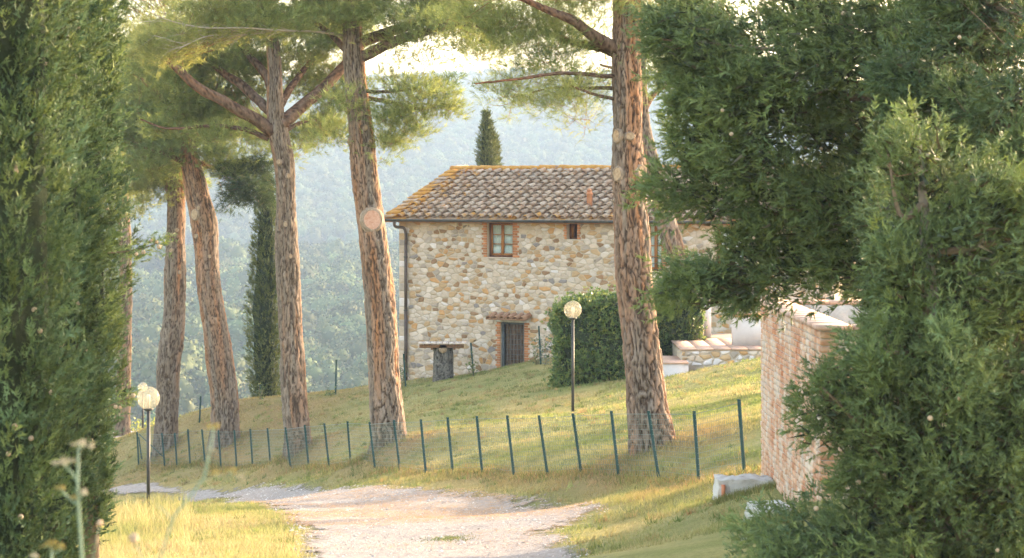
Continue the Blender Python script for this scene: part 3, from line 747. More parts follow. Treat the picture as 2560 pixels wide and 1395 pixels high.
# flat pan tiles under the covers, stepped row over row
pan = MB(); la = []
for i in range(ncol + 1):
    for j in range(nrow + 1):
        x0 = XL + 0.62 + (i - 0.5) * SPX - 0.15; x1 = x0 + 0.30; s0 = -0.04 + j * SPS; s1 = min(s0 + SPS + 0.05, RLn); tw = r_.normal() * 0.004
        if s0 > RLn - 0.1: continue
        pts = [(x0, s0, .042 + tw), (x1, s0, .042 - tw), (x1, s1, .012), (x0, s1, .012), (x0, s0, .02), (x1, s0, .02)]
        pan.add([R(*p) for p in pts], Q=[(0, 1, 2, 3), (0, 4, 5, 1)]); la += [lichen((x0 + x1) / 2, s0) + 0.03] * 6
pan.build("pan_tile_field", MATS["roof_tile"], roof, world=False, kind="stuff", attrs={"lichen": la})
# verge tiles laid flat along the rake, ridge tiles
fm = MB(); fm.add([(-0.24, 0, 0.0), (0.24, 0, 0.0), (0.24, 0.40, -0.035), (-0.24, 0.40, -0.035), (-0.24, 0, 0.035), (0.24, 0, 0.035), (0.24, 0.40, 0.0), (-0.24, 0.40, 0.0)],
                   Q=[(0, 3, 2, 1), (4, 5, 6, 7), (0, 1, 5, 4), (1, 2, 6, 5), (2, 3, 7, 6), (3, 0, 4, 7)])
vme = raw_mesh("verge_tile", fm.verts(), fm.faces()); vme.materials.append(MATS["roof_tile"])
for j in range(nrow + 1):
    s = -0.03 + j * 0.325
    if s > RLn - 0.1: break
    o = bpy.data.objects.new("verge_tile", vme); col.objects.link(o); o.parent = roof
    o.location = R(XL + 0.21 + r_.normal() * 0.012, s, 0.075); o.rotation_euler = (AL, r_.normal() * 0.03, r_.normal() * 0.04 - 0.12); o["lichen_amount"] = float(0.25 + r_.uniform(-0.12, 0.1))
rv, rq = copp(0.46, 0.13, 0.11, 0.016)
rme = raw_mesh("ridge_tile", rv, [rq]); rme.materials.append(MATS["roof_tile"])
x = XL
while x < XR - 0.3:
    o = bpy.data.objects.new("ridge_tile", rme); col.objects.link(o); o.parent = roof
    o.location = (x, ry, rz_ + 0.03 + r_.uniform(-0.012, 0.012)); o.rotation_euler = (r_.normal() * 0.03, 0, -math.pi / 2 + r_.normal() * 0.03); o["lichen_amount"] = float(0.28 if x < 8 else 0.16)
    x += 0.38
# rake board edge, gutter, downpipe, flue, vent
m = MB(); A = np.linspace(math.pi, 2 * math.pi, 7); gy_, gzz = EY - 0.06, EZ + 0.02
for k, xx in enumerate((XL - 0.02, XR + 0.02)):
    pass
V = []; prof = [(gy_ + 0.075 * math.cos(t), gzz + 0.085 * math.sin(t)) for t in A]; prof = prof + [(gy_ + 0.066 * math.cos(t), gzz + 0.076 * math.sin(t)) for t in A[::-1]]
for xx in (XL - 0.02, XR + 0.02): V += [(xx, p[0], p[1]) for p in prof]
n = len(prof); m.add(V, Q=[(i, (i + 1) % n, n + (i + 1) % n, n + i) for i in range(n)]); m.add(V[:n], Q=[(i, i + 1, n - 2 - i, n - 1 - i) for i in range(6)])
m.build("gutter", MATS["gutter_metal"], house, world=False)
xd = HT(1018, 700)[0]; zg = wall_ground(xd)
m = MB(); m.tube(resample([(xd - 0.22, gy_, gzz - 0.07), (xd - 0.2, gy_ + 0.02, gzz - 0.22), (xd - 0.03, -0.12, gzz - 0.30), (xd, -0.085, gzz - 0.45), (xd, -0.085, gzz - 0.8)], 16), 0.048, 10)
m.tube([(xd, -0.085, gzz - 0.78), (xd, -0.085, 2.2)], 0.048, 10); m.tube([(xd, -0.085, 2.25), (xd, -0.085, zg - 0.1)], 0.053, 10)
dp = m.build("downpipe", MATS["pipe_brown"], house, smooth=True, world=False)
for z in (3.9, 2.22, 0.9):
    m = MB(); m.tube([(xd, -0.085, z - 0.02), (xd, -0.085, z + 0.02)], 0.062, 10); m.build("pipe_collar", MATS["gutter_metal"], dp, world=False)
def lathe(prof, seg=16):
    th = np.linspace(0, 2 * np.pi, seg, endpoint=False); V = [(r * math.cos(t), r * math.sin(t), z) for r, z in prof for t in th]; Q = []
    for a in range(len(prof) - 1):
        for i in range(seg): j = (i + 1) % seg; Q.append((a * seg + i, a * seg + j, (a + 1) * seg + j, (a + 1) * seg + i))
    return np.array(V), np.array(Q)
# flue: find its place on the roof from the photograph
best = min(((abs(px_ - 1471) + abs(py_ - 512), x, s) for x in np.arange(4, 10, 0.1) for s in np.arange(0.3, 3, 0.05)
            for (lx, ly, lz) in [R(x, s, 0.1)]
            for X, Y, Z in [(HX0 + ct * lx + stn * ly, HY0 - stn * lx + ct * ly, HBASE + lz)]
            for px_, py_ in [(1280 + F * X / Y, HOR - F * (Z - CZ) / Y)]), key=lambda t: t[0])
lv, lq = lathe([(0.085, -0.15), (0.085, 0.38), (0.10, 0.39), (0.10, 0.44), (0.075, 0.45), (0.075, 0.50), (0.095, 0.51), (0.02, 0.57), (0.0, 0.575)], 14)
obj("flue_pipe", lv + np.array(R(best[1], best[2], 0.02)), [lq], MATS["terracotta"], house, smooth=False, world=False)
tv_, zv_ = HT(1158, 550); m = MB(); m.box(tv_ - 0.09, tv_ + 0.09, -0.035, 0.0, zv_ - 0.05, zv_ + 0.05); m.build("vent", MATS["room_dark"], house, world=False)

# tiled hood over the cellar door
dc = (door[0] + door[1]) / 2; dzt = door[3] + 0.085
m = MB(); m.add([(dc - 0.72, 0.0, dzt + 0.17), (dc + 0.72, 0.0, dzt + 0.17), (dc + 0.72, -0.42, dzt + 0.04), (dc - 0.72, -0.42, dzt + 0.04),
                 (dc - 0.70, 0.0, dzt + 0.12), (dc + 0.70, 0.0, dzt + 0.12), (dc + 0.70, -0.42, dzt), (dc - 0.70, -0.42, dzt)],
                Q=[(0, 3, 2, 1), (4, 5, 6, 7), (3, 7, 6, 2), (0, 4, 7, 3), (1, 2, 6, 5)])
hood = m.build("door_hood", MATS["hood_clay"], house, world=False)
tv, tq = copp(0.44, 0.095, 0.075, 0.016); hme = raw_mesh("hood_tile", tv, [tq]); hme.materials.append(MATS["hood_clay"])
for i in range(6):
    o = bpy.data.objects.new("hood_tile", hme); col.objects.link(o); o.parent = hood
    o.location = (dc - 0.60 + i * 0.24, -0.44, dzt + 0.035); o.rotation_euler = (math.atan(0.13 / 0.42), 0, r_.normal() * 0.06)

# ------------------------------------------------------------------ stump table in front of the house
def bark_tube(ctrl_pts, rings, sides, cw, ch, amp, seed, flare=0.0, grey=0.5, z_grey=None, top_orange=0.0):
    """displaced trunk; ctrl rows x,y,z,r. returns V, Q, colours"""
    P = resample(ctrl_pts, rings); path, rad = P[:, :3], P[:, 3].copy()
    t, U, B = frames(path); th = np.linspace(0, 2 * np.pi, sides, endpoint=False)
    ln = np.concatenate([[0], np.cumsum(np.linalg.norm(np.diff(path, axis=0), axis=1))])
    R0 = float(np.median(rad)); nu = max(5, int(round(2 * math.pi * R0 / cw)))
    u = th[None] / (2 * np.pi) * nu + 0 * ln[:, None]; v = ln[:, None] / ch + 0 * th[None]
    wob = np.stack([np.cos(th)[None] * 2 + 0 * v, np.sin(th)[None] * 2 + 0 * v, v * 0.9], -1)
    u = u + 0.8 * fbm(wob * 1.4, 3, seed + 5); v = v + 0.9 * fbm(wob * 1.6 + 7, 3, seed + 6)
    iu = np.floor(u).astype(int); iv = np.floor(v).astype(int)
    f1 = np.full(u.shape, 9.0); f2 = np.full(u.shape, 9.0); idr = np.zeros(u.shape)
    for du in (-1, 0, 1):
        for dv in (-1, 0, 1):
            cu, cv_ = iu + du, iv + dv; cm = np.mod(cu, nu)
            jx = hash3(cm, cv_, cm * 0, seed); jy = hash3(cm, cv_, cm * 0 + 1, seed); rid = hash3(cm, cv_, cm * 0 + 2, seed)
            d = np.hypot(cu + jx - u, (cv_ + jy - v)); a = d < f1
            f2 = np.where(a, f1, np.minimum(f2, d)); idr = np.where(a, rid, idr); f1 = np.where(a, d, f1)
    g = smooth(0.0, 0.24, f2 - f1)
    fine = fbm(np.stack([np.cos(th)[None] * 9 + 0 * v, np.sin(th)[None] * 9 + 0 * v, ln[:, None] * 9 + 0 * u], -1), 3, seed + 9)
    low = 1 + 0.8 * np.exp(-ln / 1.4)[:, None]
    lump = fbm(np.stack([np.cos(th)[None] * 1.2 + 0 * v, np.sin(th)[None] * 1.2 + 0 * v, ln[:, None] * 1.1 + 0 * u], -1), 2, seed + 13)
    disp = amp * low * (g - 0.6 + 0.35 * (idr - 0.5)) + amp * 0.3 * fine + 0.09 * rad[:, None] * lump
    fl = 1 + flare * np.exp(-ln / 0.45)
    fl = fl[:, None] * (1 + 0.5 * flare * np.exp(-ln / 0.3)[:, None] * np.sin(th * 5 + seed)[None])
    rr = rad[:, None] * fl + disp
    V = path[:, None] + rr[..., None] * (np.cos(th)[None, :, None] * U[:, None] + np.sin(th)[None, :, None] * B[:, None])
    i = np.arange(rings - 1)[:, None] * sides; j = np.arange(sides)[None]; k = (j + 1) % sides
    Q = np.stack([i + j, i + k, i + sides + k, i + sides + j], -1).reshape(-1, 4)
    # plate colours: grey brown plates, orange inner bark, more orange higher up and in long stripes
    lw = smooth(0, 1, ln / ln[-1])[:, None] + 0 * u
    stripe = fbm(np.stack([np.cos(th)[None] * 2.2 + 0 * v, np.sin(th)[None] * 2.2 + 0 * v, ln[:, None] * 0.35 + 0 * u], -1), 3, seed + 17)
    o = np.clip(0.0 + top_orange * lw + 0.75 * stripe + 0.2 * (idr - 0.5), 0, 1)[..., None]
    grey_c = np.array([0.215, 0.165, 0.13]); or_c = np.array([0.43, 0.185, 0.08]); pale = np.array([0.32, 0.27, 0.23]); dk = np.array([0.075, 0.048, 0.034])
    c = grey_c * (1 - o) + or_c * o
    pm = 0.45 * smooth(0.35, 0.9, idr)[..., None] * (1 - 0.6 * lw[..., None]); c = c * (1 - pm) + pale * pm
    c = c * g[..., None] + dk * (1 - g[..., None])       # fissures coloured dark brown, recess shade painted into the bark
    return V.reshape(-1, 3), Q, np.clip(c.reshape(-1, 3), 0, 1), path, rad

sp = W(1108, 949, 73.4); zt = W(1108, 866, 73.4)[2]; sp[2] = hz(sp[0], sp[1])
st = empty("stump_table", sp, "tree stump table with long tiled top against the stone wall", "table")
V, Q, cc, _, _ = bark_tube([(sp[0], sp[1], sp[2] - 0.25, 0.31), (sp[0], sp[1], sp[2] + 0.3, 0.295), (sp[0] - 0.01, sp[1], zt - 0.06, 0.28), (sp[0] - 0.02, sp[1], zt, 0.28)], 60, 60, 0.06, 0.30, 0.022, 90, 0.05)
cc = cc.mean(1, keepdims=True) * np.array([0.95, 0.86, 0.78])
obj("stump", V, [Q], MATS["pine_bark"], st, attrs={"col": cc})
tx0, tx1 = W(1046, 860, 73.4)[0], W(1169, 860, 73.4)[0]
m = MB(); m.box(tx0 + 0.04, tx1 - 0.12, sp[1] - 0.30, sp[1] + 0.30, zt - 0.03, zt + 0.08); m.build("table_board", MATS["branch_bark"], st)
for xx in (sp[0] - 0.34, sp[0] + 0.34): m = MB(); m.box(xx - 0.03, xx + 0.03, sp[1] - 0.28, sp[1] + 0.28, zt - 0.09, zt - 0.033); m.build("bracket", MATS["branch_bark"], st)
xs = np.linspace(tx0, tx1, 9)
for a, b in zip(xs[:-1], xs[1:]):
    m = MB(); dz = r_.uniform(-0.006, 0.006); m.box(a + 0.006, b - 0.006, sp[1] - 0.38, sp[1] + 0.34, zt + 0.085 + dz, zt + 0.135 + dz); m.build("top_tile", MATS["slab_tile"], st)
m = MB(); m.tube([(sp[0] - 0.0, sp[1] - 0.30, zt - 0.05), (sp[0] - 0.0, sp[1] - 0.27, zt - 0.05)], 0.13, 14); m.build("cut_knot", MATS["scar_wood"], st)

# ------------------------------------------------------------------ foliage generators (vectorised)
def colour_mix(n, pal, jit=0.12):
    pal = np.asarray(pal, float); a = pal[rng.integers(0, len(pal), n)]; b = pal[rng.integers(0, len(pal), n)]; t = rng.random((n, 1))
    return np.clip((a * t + b * (1 - t)) * (1 + rng.normal(size=(n, 1)) * jit), 0.004, 1)
def leaf_tris(P, D, S, L, Wd):
    b = S * (Wd * 0.5)[:, None]; m = P + D * (L * 0.45)[:, None]
    V = np.stack([P, m + b, P + D * L[:, None], m - b], 1).reshape(-1, 3)
    return V
def tri_leaf(P, D, S, L, Wd):
    b = S * (Wd * 0.5)[:, None]
    return np.stack([P - b, P + b, P + D * L[:, None]], 1).reshape(-1, 3)
def sprays(P, D, size, k, pal, droop=0.0, wid=0.30, jit=0.15, spread=1.0):
    n = len(P); D = nrm(D); size = np.broadcast_to(size, (n,)); U = nrm(np.cross(D, runit(n))); Nn = np.cross(D, U)
    s = rng.random((n, k)) * 0.95; sg = np.where(rng.random((n, k)) < 0.5, -1, 1.0)
    ang = np.radians(rng.uniform(12, 58, (n, k))) * spread
    q = U[:, None] * sg[..., None] + Nn[:, None] * rng.normal(size=(n, k))[..., None] * 0.55
    d = nrm(D[:, None] * np.cos(ang)[..., None] + nrm(q) * np.sin(ang)[..., None]); d[..., 2] -= droop; d = nrm(d)
    base = P[:, None] + D[:, None] * (s * size[:, None])[..., None]
    L = size[:, None] * (0.52 - 0.28 * s) * rng.uniform(0.7, 1.2, (n, k))
    d2 = d.reshape(-1, 3); S = nrm(np.cross(d2, runit(n * k)))
    V = tri_leaf(base.reshape(-1, 3), d2, S, L.ravel(), (L * wid).ravel())
    c = np.repeat(colour_mix(n, pal, jit), k, 0) * (1 + rng.normal(size=(n * k, 1)) * 0.08)
    return V, np.repeat(np.clip(c, 0.003, 1), 3, 0)
def tufts(P, D, L, k, w, pal, spread=0.75, jit=0.15):
    n = len(P); D = nrm(D); L = np.broadcast_to(L, (n,))
    d = nrm(D[:, None] * rng.uniform(0.25, 1.0, (n, k))[..., None] + runit(n * k).reshape(n, k, 3) * spread)
    base = P[:, None] + D[:, None] * (rng.random((n, k)) * L[:, None] * 0.7)[..., None]
    l = L[:, None] * rng.uniform(0.7, 1.15, (n, k)); d2 = d.reshape(-1, 3); S = nrm(np.cross(d2, runit(n * k)))
    V = tri_leaf(base.reshape(-1, 3), d2, S, l.ravel(), np.full(n * k, w))
    c = np.repeat(colour_mix(n, pal, jit), k, 0) * (1 + rng.normal(size=(n * k, 1)) * 0.07)
    return V, np.repeat(np.clip(c, 0.003, 1), 3, 0)
def tri_obj(name, parts, mat, parent, kind=None):
    V = np.concatenate([p[0] for p in parts]); c = np.concatenate([p[1] for p in parts])
    return obj(name, V, [np.arange(len(V)).reshape(-1, 3)], mat, parent, attrs={"col": c}, kind=kind)
def twig_geo(A, B, r0, sag=0.0, bend=0.06):
    """thin three-sided two-segment twigs from A to B"""
    n = len(A); M = (A + B) / 2 + rng.normal(size=(n, 3)) * bend * np.linalg.norm(B - A, axis=1, keepdims=True); M[:, 2] -= sag
    d = nrm(B - A); U = nrm(np.cross(d, runit(n))); Wv = np.cross(d, U); rings = []
    for C_, r in ((A, 1.0), (M, 0.7), (B, 0.3)):
        for a in (0, 2.094, 4.189): rings.append(C_ + (U * math.cos(a) + Wv * math.sin(a)) * (np.broadcast_to(r0, (n,)) * r)[:, None])
    V = np.stack(rings, 1).reshape(-1, 3); base = np.arange(n)[:, None] * 9; Q = []
    for s_ in (0, 3):
        for i in range(3): j = (i + 1) % 3; Q.append(np.concatenate([base + s_ + i, base + s_ + j, base + s_ + 3 + j, base + s_ + 3 + i], 1))
    return V, np.concatenate(Q)

# ------------------------------------------------------------------ umbrella pines
PINE_A = [(0.177, 0.211, 0.066), (0.234, 0.263, 0.087), (0.131, 0.174, 0.06), (0.289, 0.305, 0.113), (0.196, 0.243, 0.094)]
PINE_Y = [(0.266, 0.272, 0.088), (0.326, 0.321, 0.116), (0.205, 0.233, 0.082)]
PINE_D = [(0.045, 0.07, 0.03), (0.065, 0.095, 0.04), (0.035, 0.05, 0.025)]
PINE_G = [(0.10, 0.155, 0.045), (0.15, 0.20, 0.06), (0.075, 0.115, 0.04)]
PALS = {'a': PINE_A, 'y': PINE_Y, 'd': PINE_D, 'g': PINE_G}
def px_path(rows, Y, dy=None):
    out = []
    for k, r in enumerate(rows):
        yy = Y + (dy[k] if dy else 0); out.append([*W(r[0], r[1], yy), r[2] / 2 * yy / F])
    return np.array(out)
def pine(label, base_px, Y, trunk, limbs, pads, scars, seed, sides=56, rings=230, dens=580, w=0.012, dead=None, cw=0.072, ch=0.52, top_orange=0.30):
    tr = px_path(trunk, Y); b = tr[0, :3].copy(); gz0 = hz(b[0], b[1]); b[2] = gz0
    first = tr[0].copy(); first[2] = gz0 - 0.35; first[3] *= 1.06; tr[0, 2] = min(tr[0, 2], gz0 + 0.02)
    tr = np.concatenate([[first], tr]); t = empty("umbrella_pine", b, label, "tree", "umbrella pines along the fence")
    V, Q, cc, path, rad = bark_tube(tr, rings, sides, cw, ch, 0.034, seed, 0.2, top_orange=top_orange)
    trunk_o = obj("trunk", V, [Q], MATS["pine_bark"], t, attrs={"col": cc})
    limb_pts = []
    for rows in limbs:
        dy = rows[0]; P = px_path(rows[1:], Y, list(np.linspace(0, dy, len(rows) - 1))); n = 26
        P = resample(P, n); P[:, :3] += fbm(P[:, :3] * 2.0 + seed, 2, seed)[:, None] * 0.03
        limb_pts.append(P[4:, :3]); V, Q, c2, _, _ = bark_tube(P, n * 2, 14, 0.06, 0.15, 0.007, seed + 3, top_orange=0.3); c2 = c2 * np.array([0.72, 0.62, 0.58])
        obj("branch", V, [Q], MATS["pine_bark"], t, attrs={"col": c2})
    top = path[-8:]; limb_all = np.concatenate(limb_pts + [top]) if limb_pts else top
    parts = []; TA, TB = [], []
    for p in pads:
        cx, cyp, rx, ry_ = p[:4]; dn = p[4] if len(p) > 4 else 1.0; pal = PALS[p[5] if len(p) > 5 else 'a']; droop = p[6] if len(p) > 6 else 0.0; dyc = p[7] if len(p) > 7 else rng.uniform(-0.8, 0.8)
        c = W(cx, cyp, Y + dyc); r = np.array([rx * Y / F, max(rx, ry_) * Y / F * 0.85, ry_ * Y / F])
        # sub clumps: the pad is made of tufted twig ends, not an even fog
        ncl = max(6, int(r[0] * r[2] * math.pi * 15)); cl = c + nrm(rng.normal(size=(ncl, 3))) * (rng.random((ncl, 1)) ** 0.45) * r
        nt = int(math.pi * r[0] * r[2] * dens * dn) + 20
        which = rng.integers(0, ncl, nt); off = rng.normal(size=(nt, 3)) * np.array([0.185, 0.185, 0.10]); P = cl[which] + off
        out = nrm(P - (c - np.array([0, 0, r[2] * 1.2]))); D = out * 0.6 + nrm(off) * 0.5 + runit(nt) * 0.35 + np.array([0, 0, 0.35 - droop])
        parts.append(tufts(P, D, rng.uniform(0.12, 0.20, nt) * (Y / 52) ** 0.25, 12, w * 0.88 * (Y / 52) ** 0.7, pal, 0.6))
        # a few branchlets per clump, from the nearest limb
        d = np.linalg.norm(limb_all[None] - cl[:, None], axis=-1); near = limb_all[d.argmin(1)]
        mid = near + (cl - near) * rng.uniform(0.15, 0.5, (ncl, 1)); mid[:, 2] -= 0.05
        sel = rng.random(ncl) < 0.6; TA.append(mid[sel]); TB.append(cl[sel])
        sub = rng.integers(0, nt, ncl * 5); TA.append(cl[which[sub]]); TB.append(P[sub])
    if parts:
        cr = tri_obj("crown", parts, MATS["pine_needle"], t, kind="stuff")
        A, B_ = np.concatenate(TA), np.concatenate(TB); L = np.linalg.norm(B_ - A, axis=1)
        V, Q = twig_geo(A, B_, np.clip(L * 0.007, 0.003, 0.016), 0.03, 0.08); obj("twigs", V, [Q], MATS["branch_bark"], t, kind="stuff")
    for (sx, sy, sw, sh, red) in scars:
        c = W(sx, sy, Y); k = np.argmin(np.abs(path[:, 2] - c[2])); ax, rr = path[k], rad[k]
        dx = np.clip((c[0] - ax[0]) / rr, -0.97, 0.97); nvec = np.array([dx, -math.sqrt(1 - dx * dx), 0.05]); nvec = nrm(nvec); pos = ax + nvec * (rr + 0.012)
        pos[2] = c[2]; rw, rh = sw / 2 * Y / F, sh / 2 * Y / F
        if abs(dx) > 0.4: rw = max(rw, rh * 0.8)
        U = nrm(np.cross(nvec, [0, 0, 1])); Z = np.cross(U, nvec); th = np.linspace(0, 2 * np.pi, 18, endpoint=False)
        rings_ = [(1.4, -0.06), (1.25, 0.006), (1.1, 0.03), (0.95, 0.03)]
        V = np.concatenate([pos + s * (np.cos(th)[:, None] * U * rw + np.sin(th)[:, None] * Z * rh) + nvec * h for s, h in rings_])
        qs = [(a * 18 + i, a * 18 + (i + 1) % 18, (a + 1) * 18 + (i + 1) % 18, (a + 1) * 18 + i) for a in range(3) for i in range(18)]
        V += rng.normal(size=V.shape) * 0.004
        col_ = np.tile(np.array([[0.33, 0.25, 0.19]]), (len(V), 1)) * rng.uniform(0.8, 1.15, (len(V), 1))
        sc = obj("branch_scar", V, [np.array(qs)], MATS["pine_bark"], t, smooth=True, attrs={"col": col_})
        V = np.concatenate([pos + s * (np.cos(th)[:, None] * U * rw + np.sin(th)[:, None] * Z * rh) + nvec * h for s, h in ((0.97, 0.024), (0.5, 0.022))] + [[pos + nvec * 0.021]])
        qs = [(i, (i + 1) % 18, 18 + (i + 1) % 18, 18 + i) for i in range(18)]; ts = [(18 + i, 18 + (i + 1) % 18, 36) for i in range(18)]
        obj("cut_face", V, [np.array(ts), np.array(qs)], MATS["scar_red" if red else "scar_wood"], sc)
    if dead:
        for rows in dead:
            P = resample(px_path(rows[1:], Y, list(np.linspace(0, rows[0], len(rows) - 1))), 30); m = MB(); m.tube(P[:, :3], P[:, 3], 6)
            o = m.build("dead_branch", MATS["dead_branch"], t, smooth=True)
            A = P[rng.integers(8, 30, 34), :3]; B_ = A + np.array([-0.45, 0, -0.05]) * rng.uniform(0.4, 1.6, (34, 1)) + rng.normal(size=(34, 3)) * 0.16
            V, Q = twig_geo(A, B_, 0.006, 0.02, 0.1); obj("dead_twigs", V, [Q], MATS["dead_branch"], o, kind="stuff")
    return t

pine("thick pine trunk at the right of the row, with paired pale branch scars", 1632, 39.0,
     [(1634,1118,104),(1617,1000,90),(1607,900,86),(1597,800,86),(1585,700,88),(1581,600,82),(1575,500,76),(1573,430,82),(1570,350,71),(1570,250,70),(1567,150,67),(1566,50,62),(1568,-60,58),(1575,-200,44),(1580,-330,24)],
     [(-1.0,(1545,130,40),(1490,95,30),(1440,60,24),(1350,15,16),(1260,-20,8)),(0.8,(1550,135,36),(1480,112,24),(1420,100,16),(1350,80,10)),(-1.5,(1545,190,11),(1400,186,8),(1290,198,6),(1190,206,3)),
      (0.5,(1548,222,11),(1480,220,8),(1400,216,6),(1330,232,3)),(-0.6,(1548,252,10),(1490,240,7),(1430,214,4)),(1.0,(1590,70,36),(1640,30,28),(1720,-40,18)),(0.0,(1570,-40,30),(1450,-120,22),(1330,-170,12)),(0.0,(1575,-60,30),(1700,-150,22),(1820,-190,12))],
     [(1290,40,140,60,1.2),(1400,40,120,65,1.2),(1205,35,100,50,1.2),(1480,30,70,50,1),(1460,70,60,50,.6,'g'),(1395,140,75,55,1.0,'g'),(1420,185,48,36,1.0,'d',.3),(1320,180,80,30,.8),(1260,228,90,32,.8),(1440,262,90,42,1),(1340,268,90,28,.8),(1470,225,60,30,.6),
      (1480,300,50,22,.5,'y'),(1500,190,40,50,.22),(1240,105,80,44,.8),(1310,120,90,46,.7),(1625,15,60,38,.9,'y'),(1200,150,40,24,.3,'y'),(1660,60,40,40,.5),(1510,120,50,40,.3),
      (1300,-90,260,90,.35),(1600,-120,300,110,.3),(1800,-100,200,100,.3)],
     [(1545,435,20,32,0),(1600,431,22,34,0),(1573,341,22,18,0),(1543,340,14,30,0),(1538,500,10,10,0)], 101, 124, 360, w=0.0085, cw=0.07, ch=0.48, top_orange=0.55)
pine("tall pine left of the house with a round reddish branch scar", 973, 51.2,
     [(974,1105,84),(965,1000,80),(958,900,74),(953,800,72),(944,700,72),(933,600,70),(918,500,66),(909,400,62),(900,300,60),(889,200,54),(882,100,52),(882,0,42),(885,-120,34),(890,-260,18)],
     [(1.0,(900,105,30),(975,80,26),(1060,50,22),(1140,15,14)),(-1.2,(902,143,30),(975,108,26),(1045,84,22),(1150,60,12),(1240,75,6)),(0.8,(870,60,32),(835,20,26),(815,-40,20)),(1.2,(872,135,18),(820,85,14),(770,50,10),(700,30,7)),
      (0.7,(915,245,12),(980,255,10),(1060,272,8),(1090,262,4)),(-0.8,(905,225,10),(960,230,8),(1040,222,5)),(0,(885,-60,26),(760,-140,18),(620,-190,10)),(0,(887,-80,26),(1020,-150,18),(1150,-200,10)),(0.4,(895,50,26),(930,0,22),(990,-50,16))],
     [(985,35,120,50,1),(1100,25,130,55,1.2),(1160,80,90,45,.8),(1060,95,110,36,.5),(1200,130,70,36,.4),(800,30,150,70,1),(660,30,140,60,1),(510,70,150,60,1,'y'),(420,120,90,50,1,'y'),(1040,60,120,40,.5),
      (1050,240,95,42,.8),(1005,305,85,55,.9),(950,365,55,36,.8),(1120,215,34,22,1,'g'),(1090,275,60,35,.6),(960,200,40,26,.2),(1060,150,60,30,.14,'y'),(830,330,55,50,.5),(865,260,40,50,.4),
      (980,130,60,30,.12,'y'),(700,-90,330,90,.35),(1050,-100,260,90,.35)],
     [(932,549,44,50,1),(925,355,8,12,0),(876,352,8,18,0),(905,285,9,12,0),(915,320,10,12,0),(930,390,14,16,0)], 102, 112, 340, dead=[(-2.0,(862,90,7),(800,80,6),(700,76,5),(620,70,5),(500,68,4),(420,50,3),(375,30,2)),(-1.8,(700,76,4),(600,88,3),(520,90,3),(450,120,2))])
pine("pine with forked spreading limbs beside the columnar cypress", 746, 58.6,
     [(747,1112,66),(737,1000,60),(731,900,60),(725,800,57),(721,700,57),(718,600,55),(715,500,46),(708,400,49),(698,340,48),(690,290,42),(688,200,34),(680,90,28),(675,-40,22),(672,-200,12)],
     [(-1.0,(690,335,34),(650,305,31),(600,275,28),(500,222,24),(430,160,18),(360,120,8)),(0.9,(705,310,34),(750,270,30),(800,228,28),(860,165,24),(920,100,14)),(0.5,(672,345,14),(610,325,12),(560,316,9),(430,322,6),(350,300,3)),
      (1.2,(688,285,24),(650,250,23),(610,215,22),(560,185,18),(500,140,10)),(1.5,(690,240,24),(650,170,20),(600,110,14),(540,40,8)),(1.6,(698,270,20),(740,200,16),(800,130,10)),(0.5,(715,325,12),(745,310,9),(790,300,5)),(0,(678,20,20),(560,-80,14),(460,-140,8)),(0,(678,0,20),(800,-90,14),(900,-150,8))],
     [(560,165,150,60,1,'a',0,1.6),(430,190,120,70,1,'a',0,1.2),(700,170,120,70,.8,'a',0,1.8),(830,275,65,55,.7,'a',0,1.5),(790,330,60,36,.5),(600,80,180,70,1),(760,100,140,80,1),(560,335,80,26,.6),(860,90,80,60,.9),(480,260,90,45,.9,'a',0,1.6),(640,235,70,40,.5,'a',0,2.2),(760,215,60,30,.3,'a',0,2.0),
      (350,110,70,60,.9,'y'),(470,310,110,46,.8,'a',0,1.9),(610,310,100,40,.6,'a',0,2.0),(780,320,90,46,.7,'a',0,1.6),(560,260,110,50,.7,'a',0,2.0),(700,372,70,28,.3,'a',0,1.6),(840,210,70,60,.7,'a',0,1.8),(600,-80,300,90,.35)],
     [(700,405,10,12,0),(722,440,9,12,0),(716,560,9,12,0),(728,640,8,10,0)], 103, 96, 300)
pine("leaning pine with a bright orange stripe and bulging knots", 563, 68.0,
     [(562,1104,70),(560,1000,64),(549,900,64),(535,800,60),(520,700,58),(514,600,58),(509,550,60),(497,500,54),(474,400,48),(463,350,36),(455,280,28),(448,180,20),(440,60,12)],
     [(-0.8,(455,400,14),(420,392,9),(360,370,5)),(1.0,(470,370,20),(520,340,14),(600,330,7)),(-1,(458,300,18),(400,240,14),(330,180,8)),(0.8,(452,240,16),(520,180,12),(580,120,6)),(1.3,(480,400,14),(540,420,10),(600,430,8))],
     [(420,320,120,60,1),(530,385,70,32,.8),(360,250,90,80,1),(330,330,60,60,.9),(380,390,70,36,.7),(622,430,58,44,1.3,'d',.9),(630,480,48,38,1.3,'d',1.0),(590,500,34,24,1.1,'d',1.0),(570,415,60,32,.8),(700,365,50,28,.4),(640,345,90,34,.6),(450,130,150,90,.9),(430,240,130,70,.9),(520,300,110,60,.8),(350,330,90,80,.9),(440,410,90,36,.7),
      (400,-20,200,100,.4)],
     [(491,536,16,24,0),(494,590,10,10,0),(500,520,8,10,0),(527,640,8,8,0)], 104, 96, 280, top_orange=0.85)
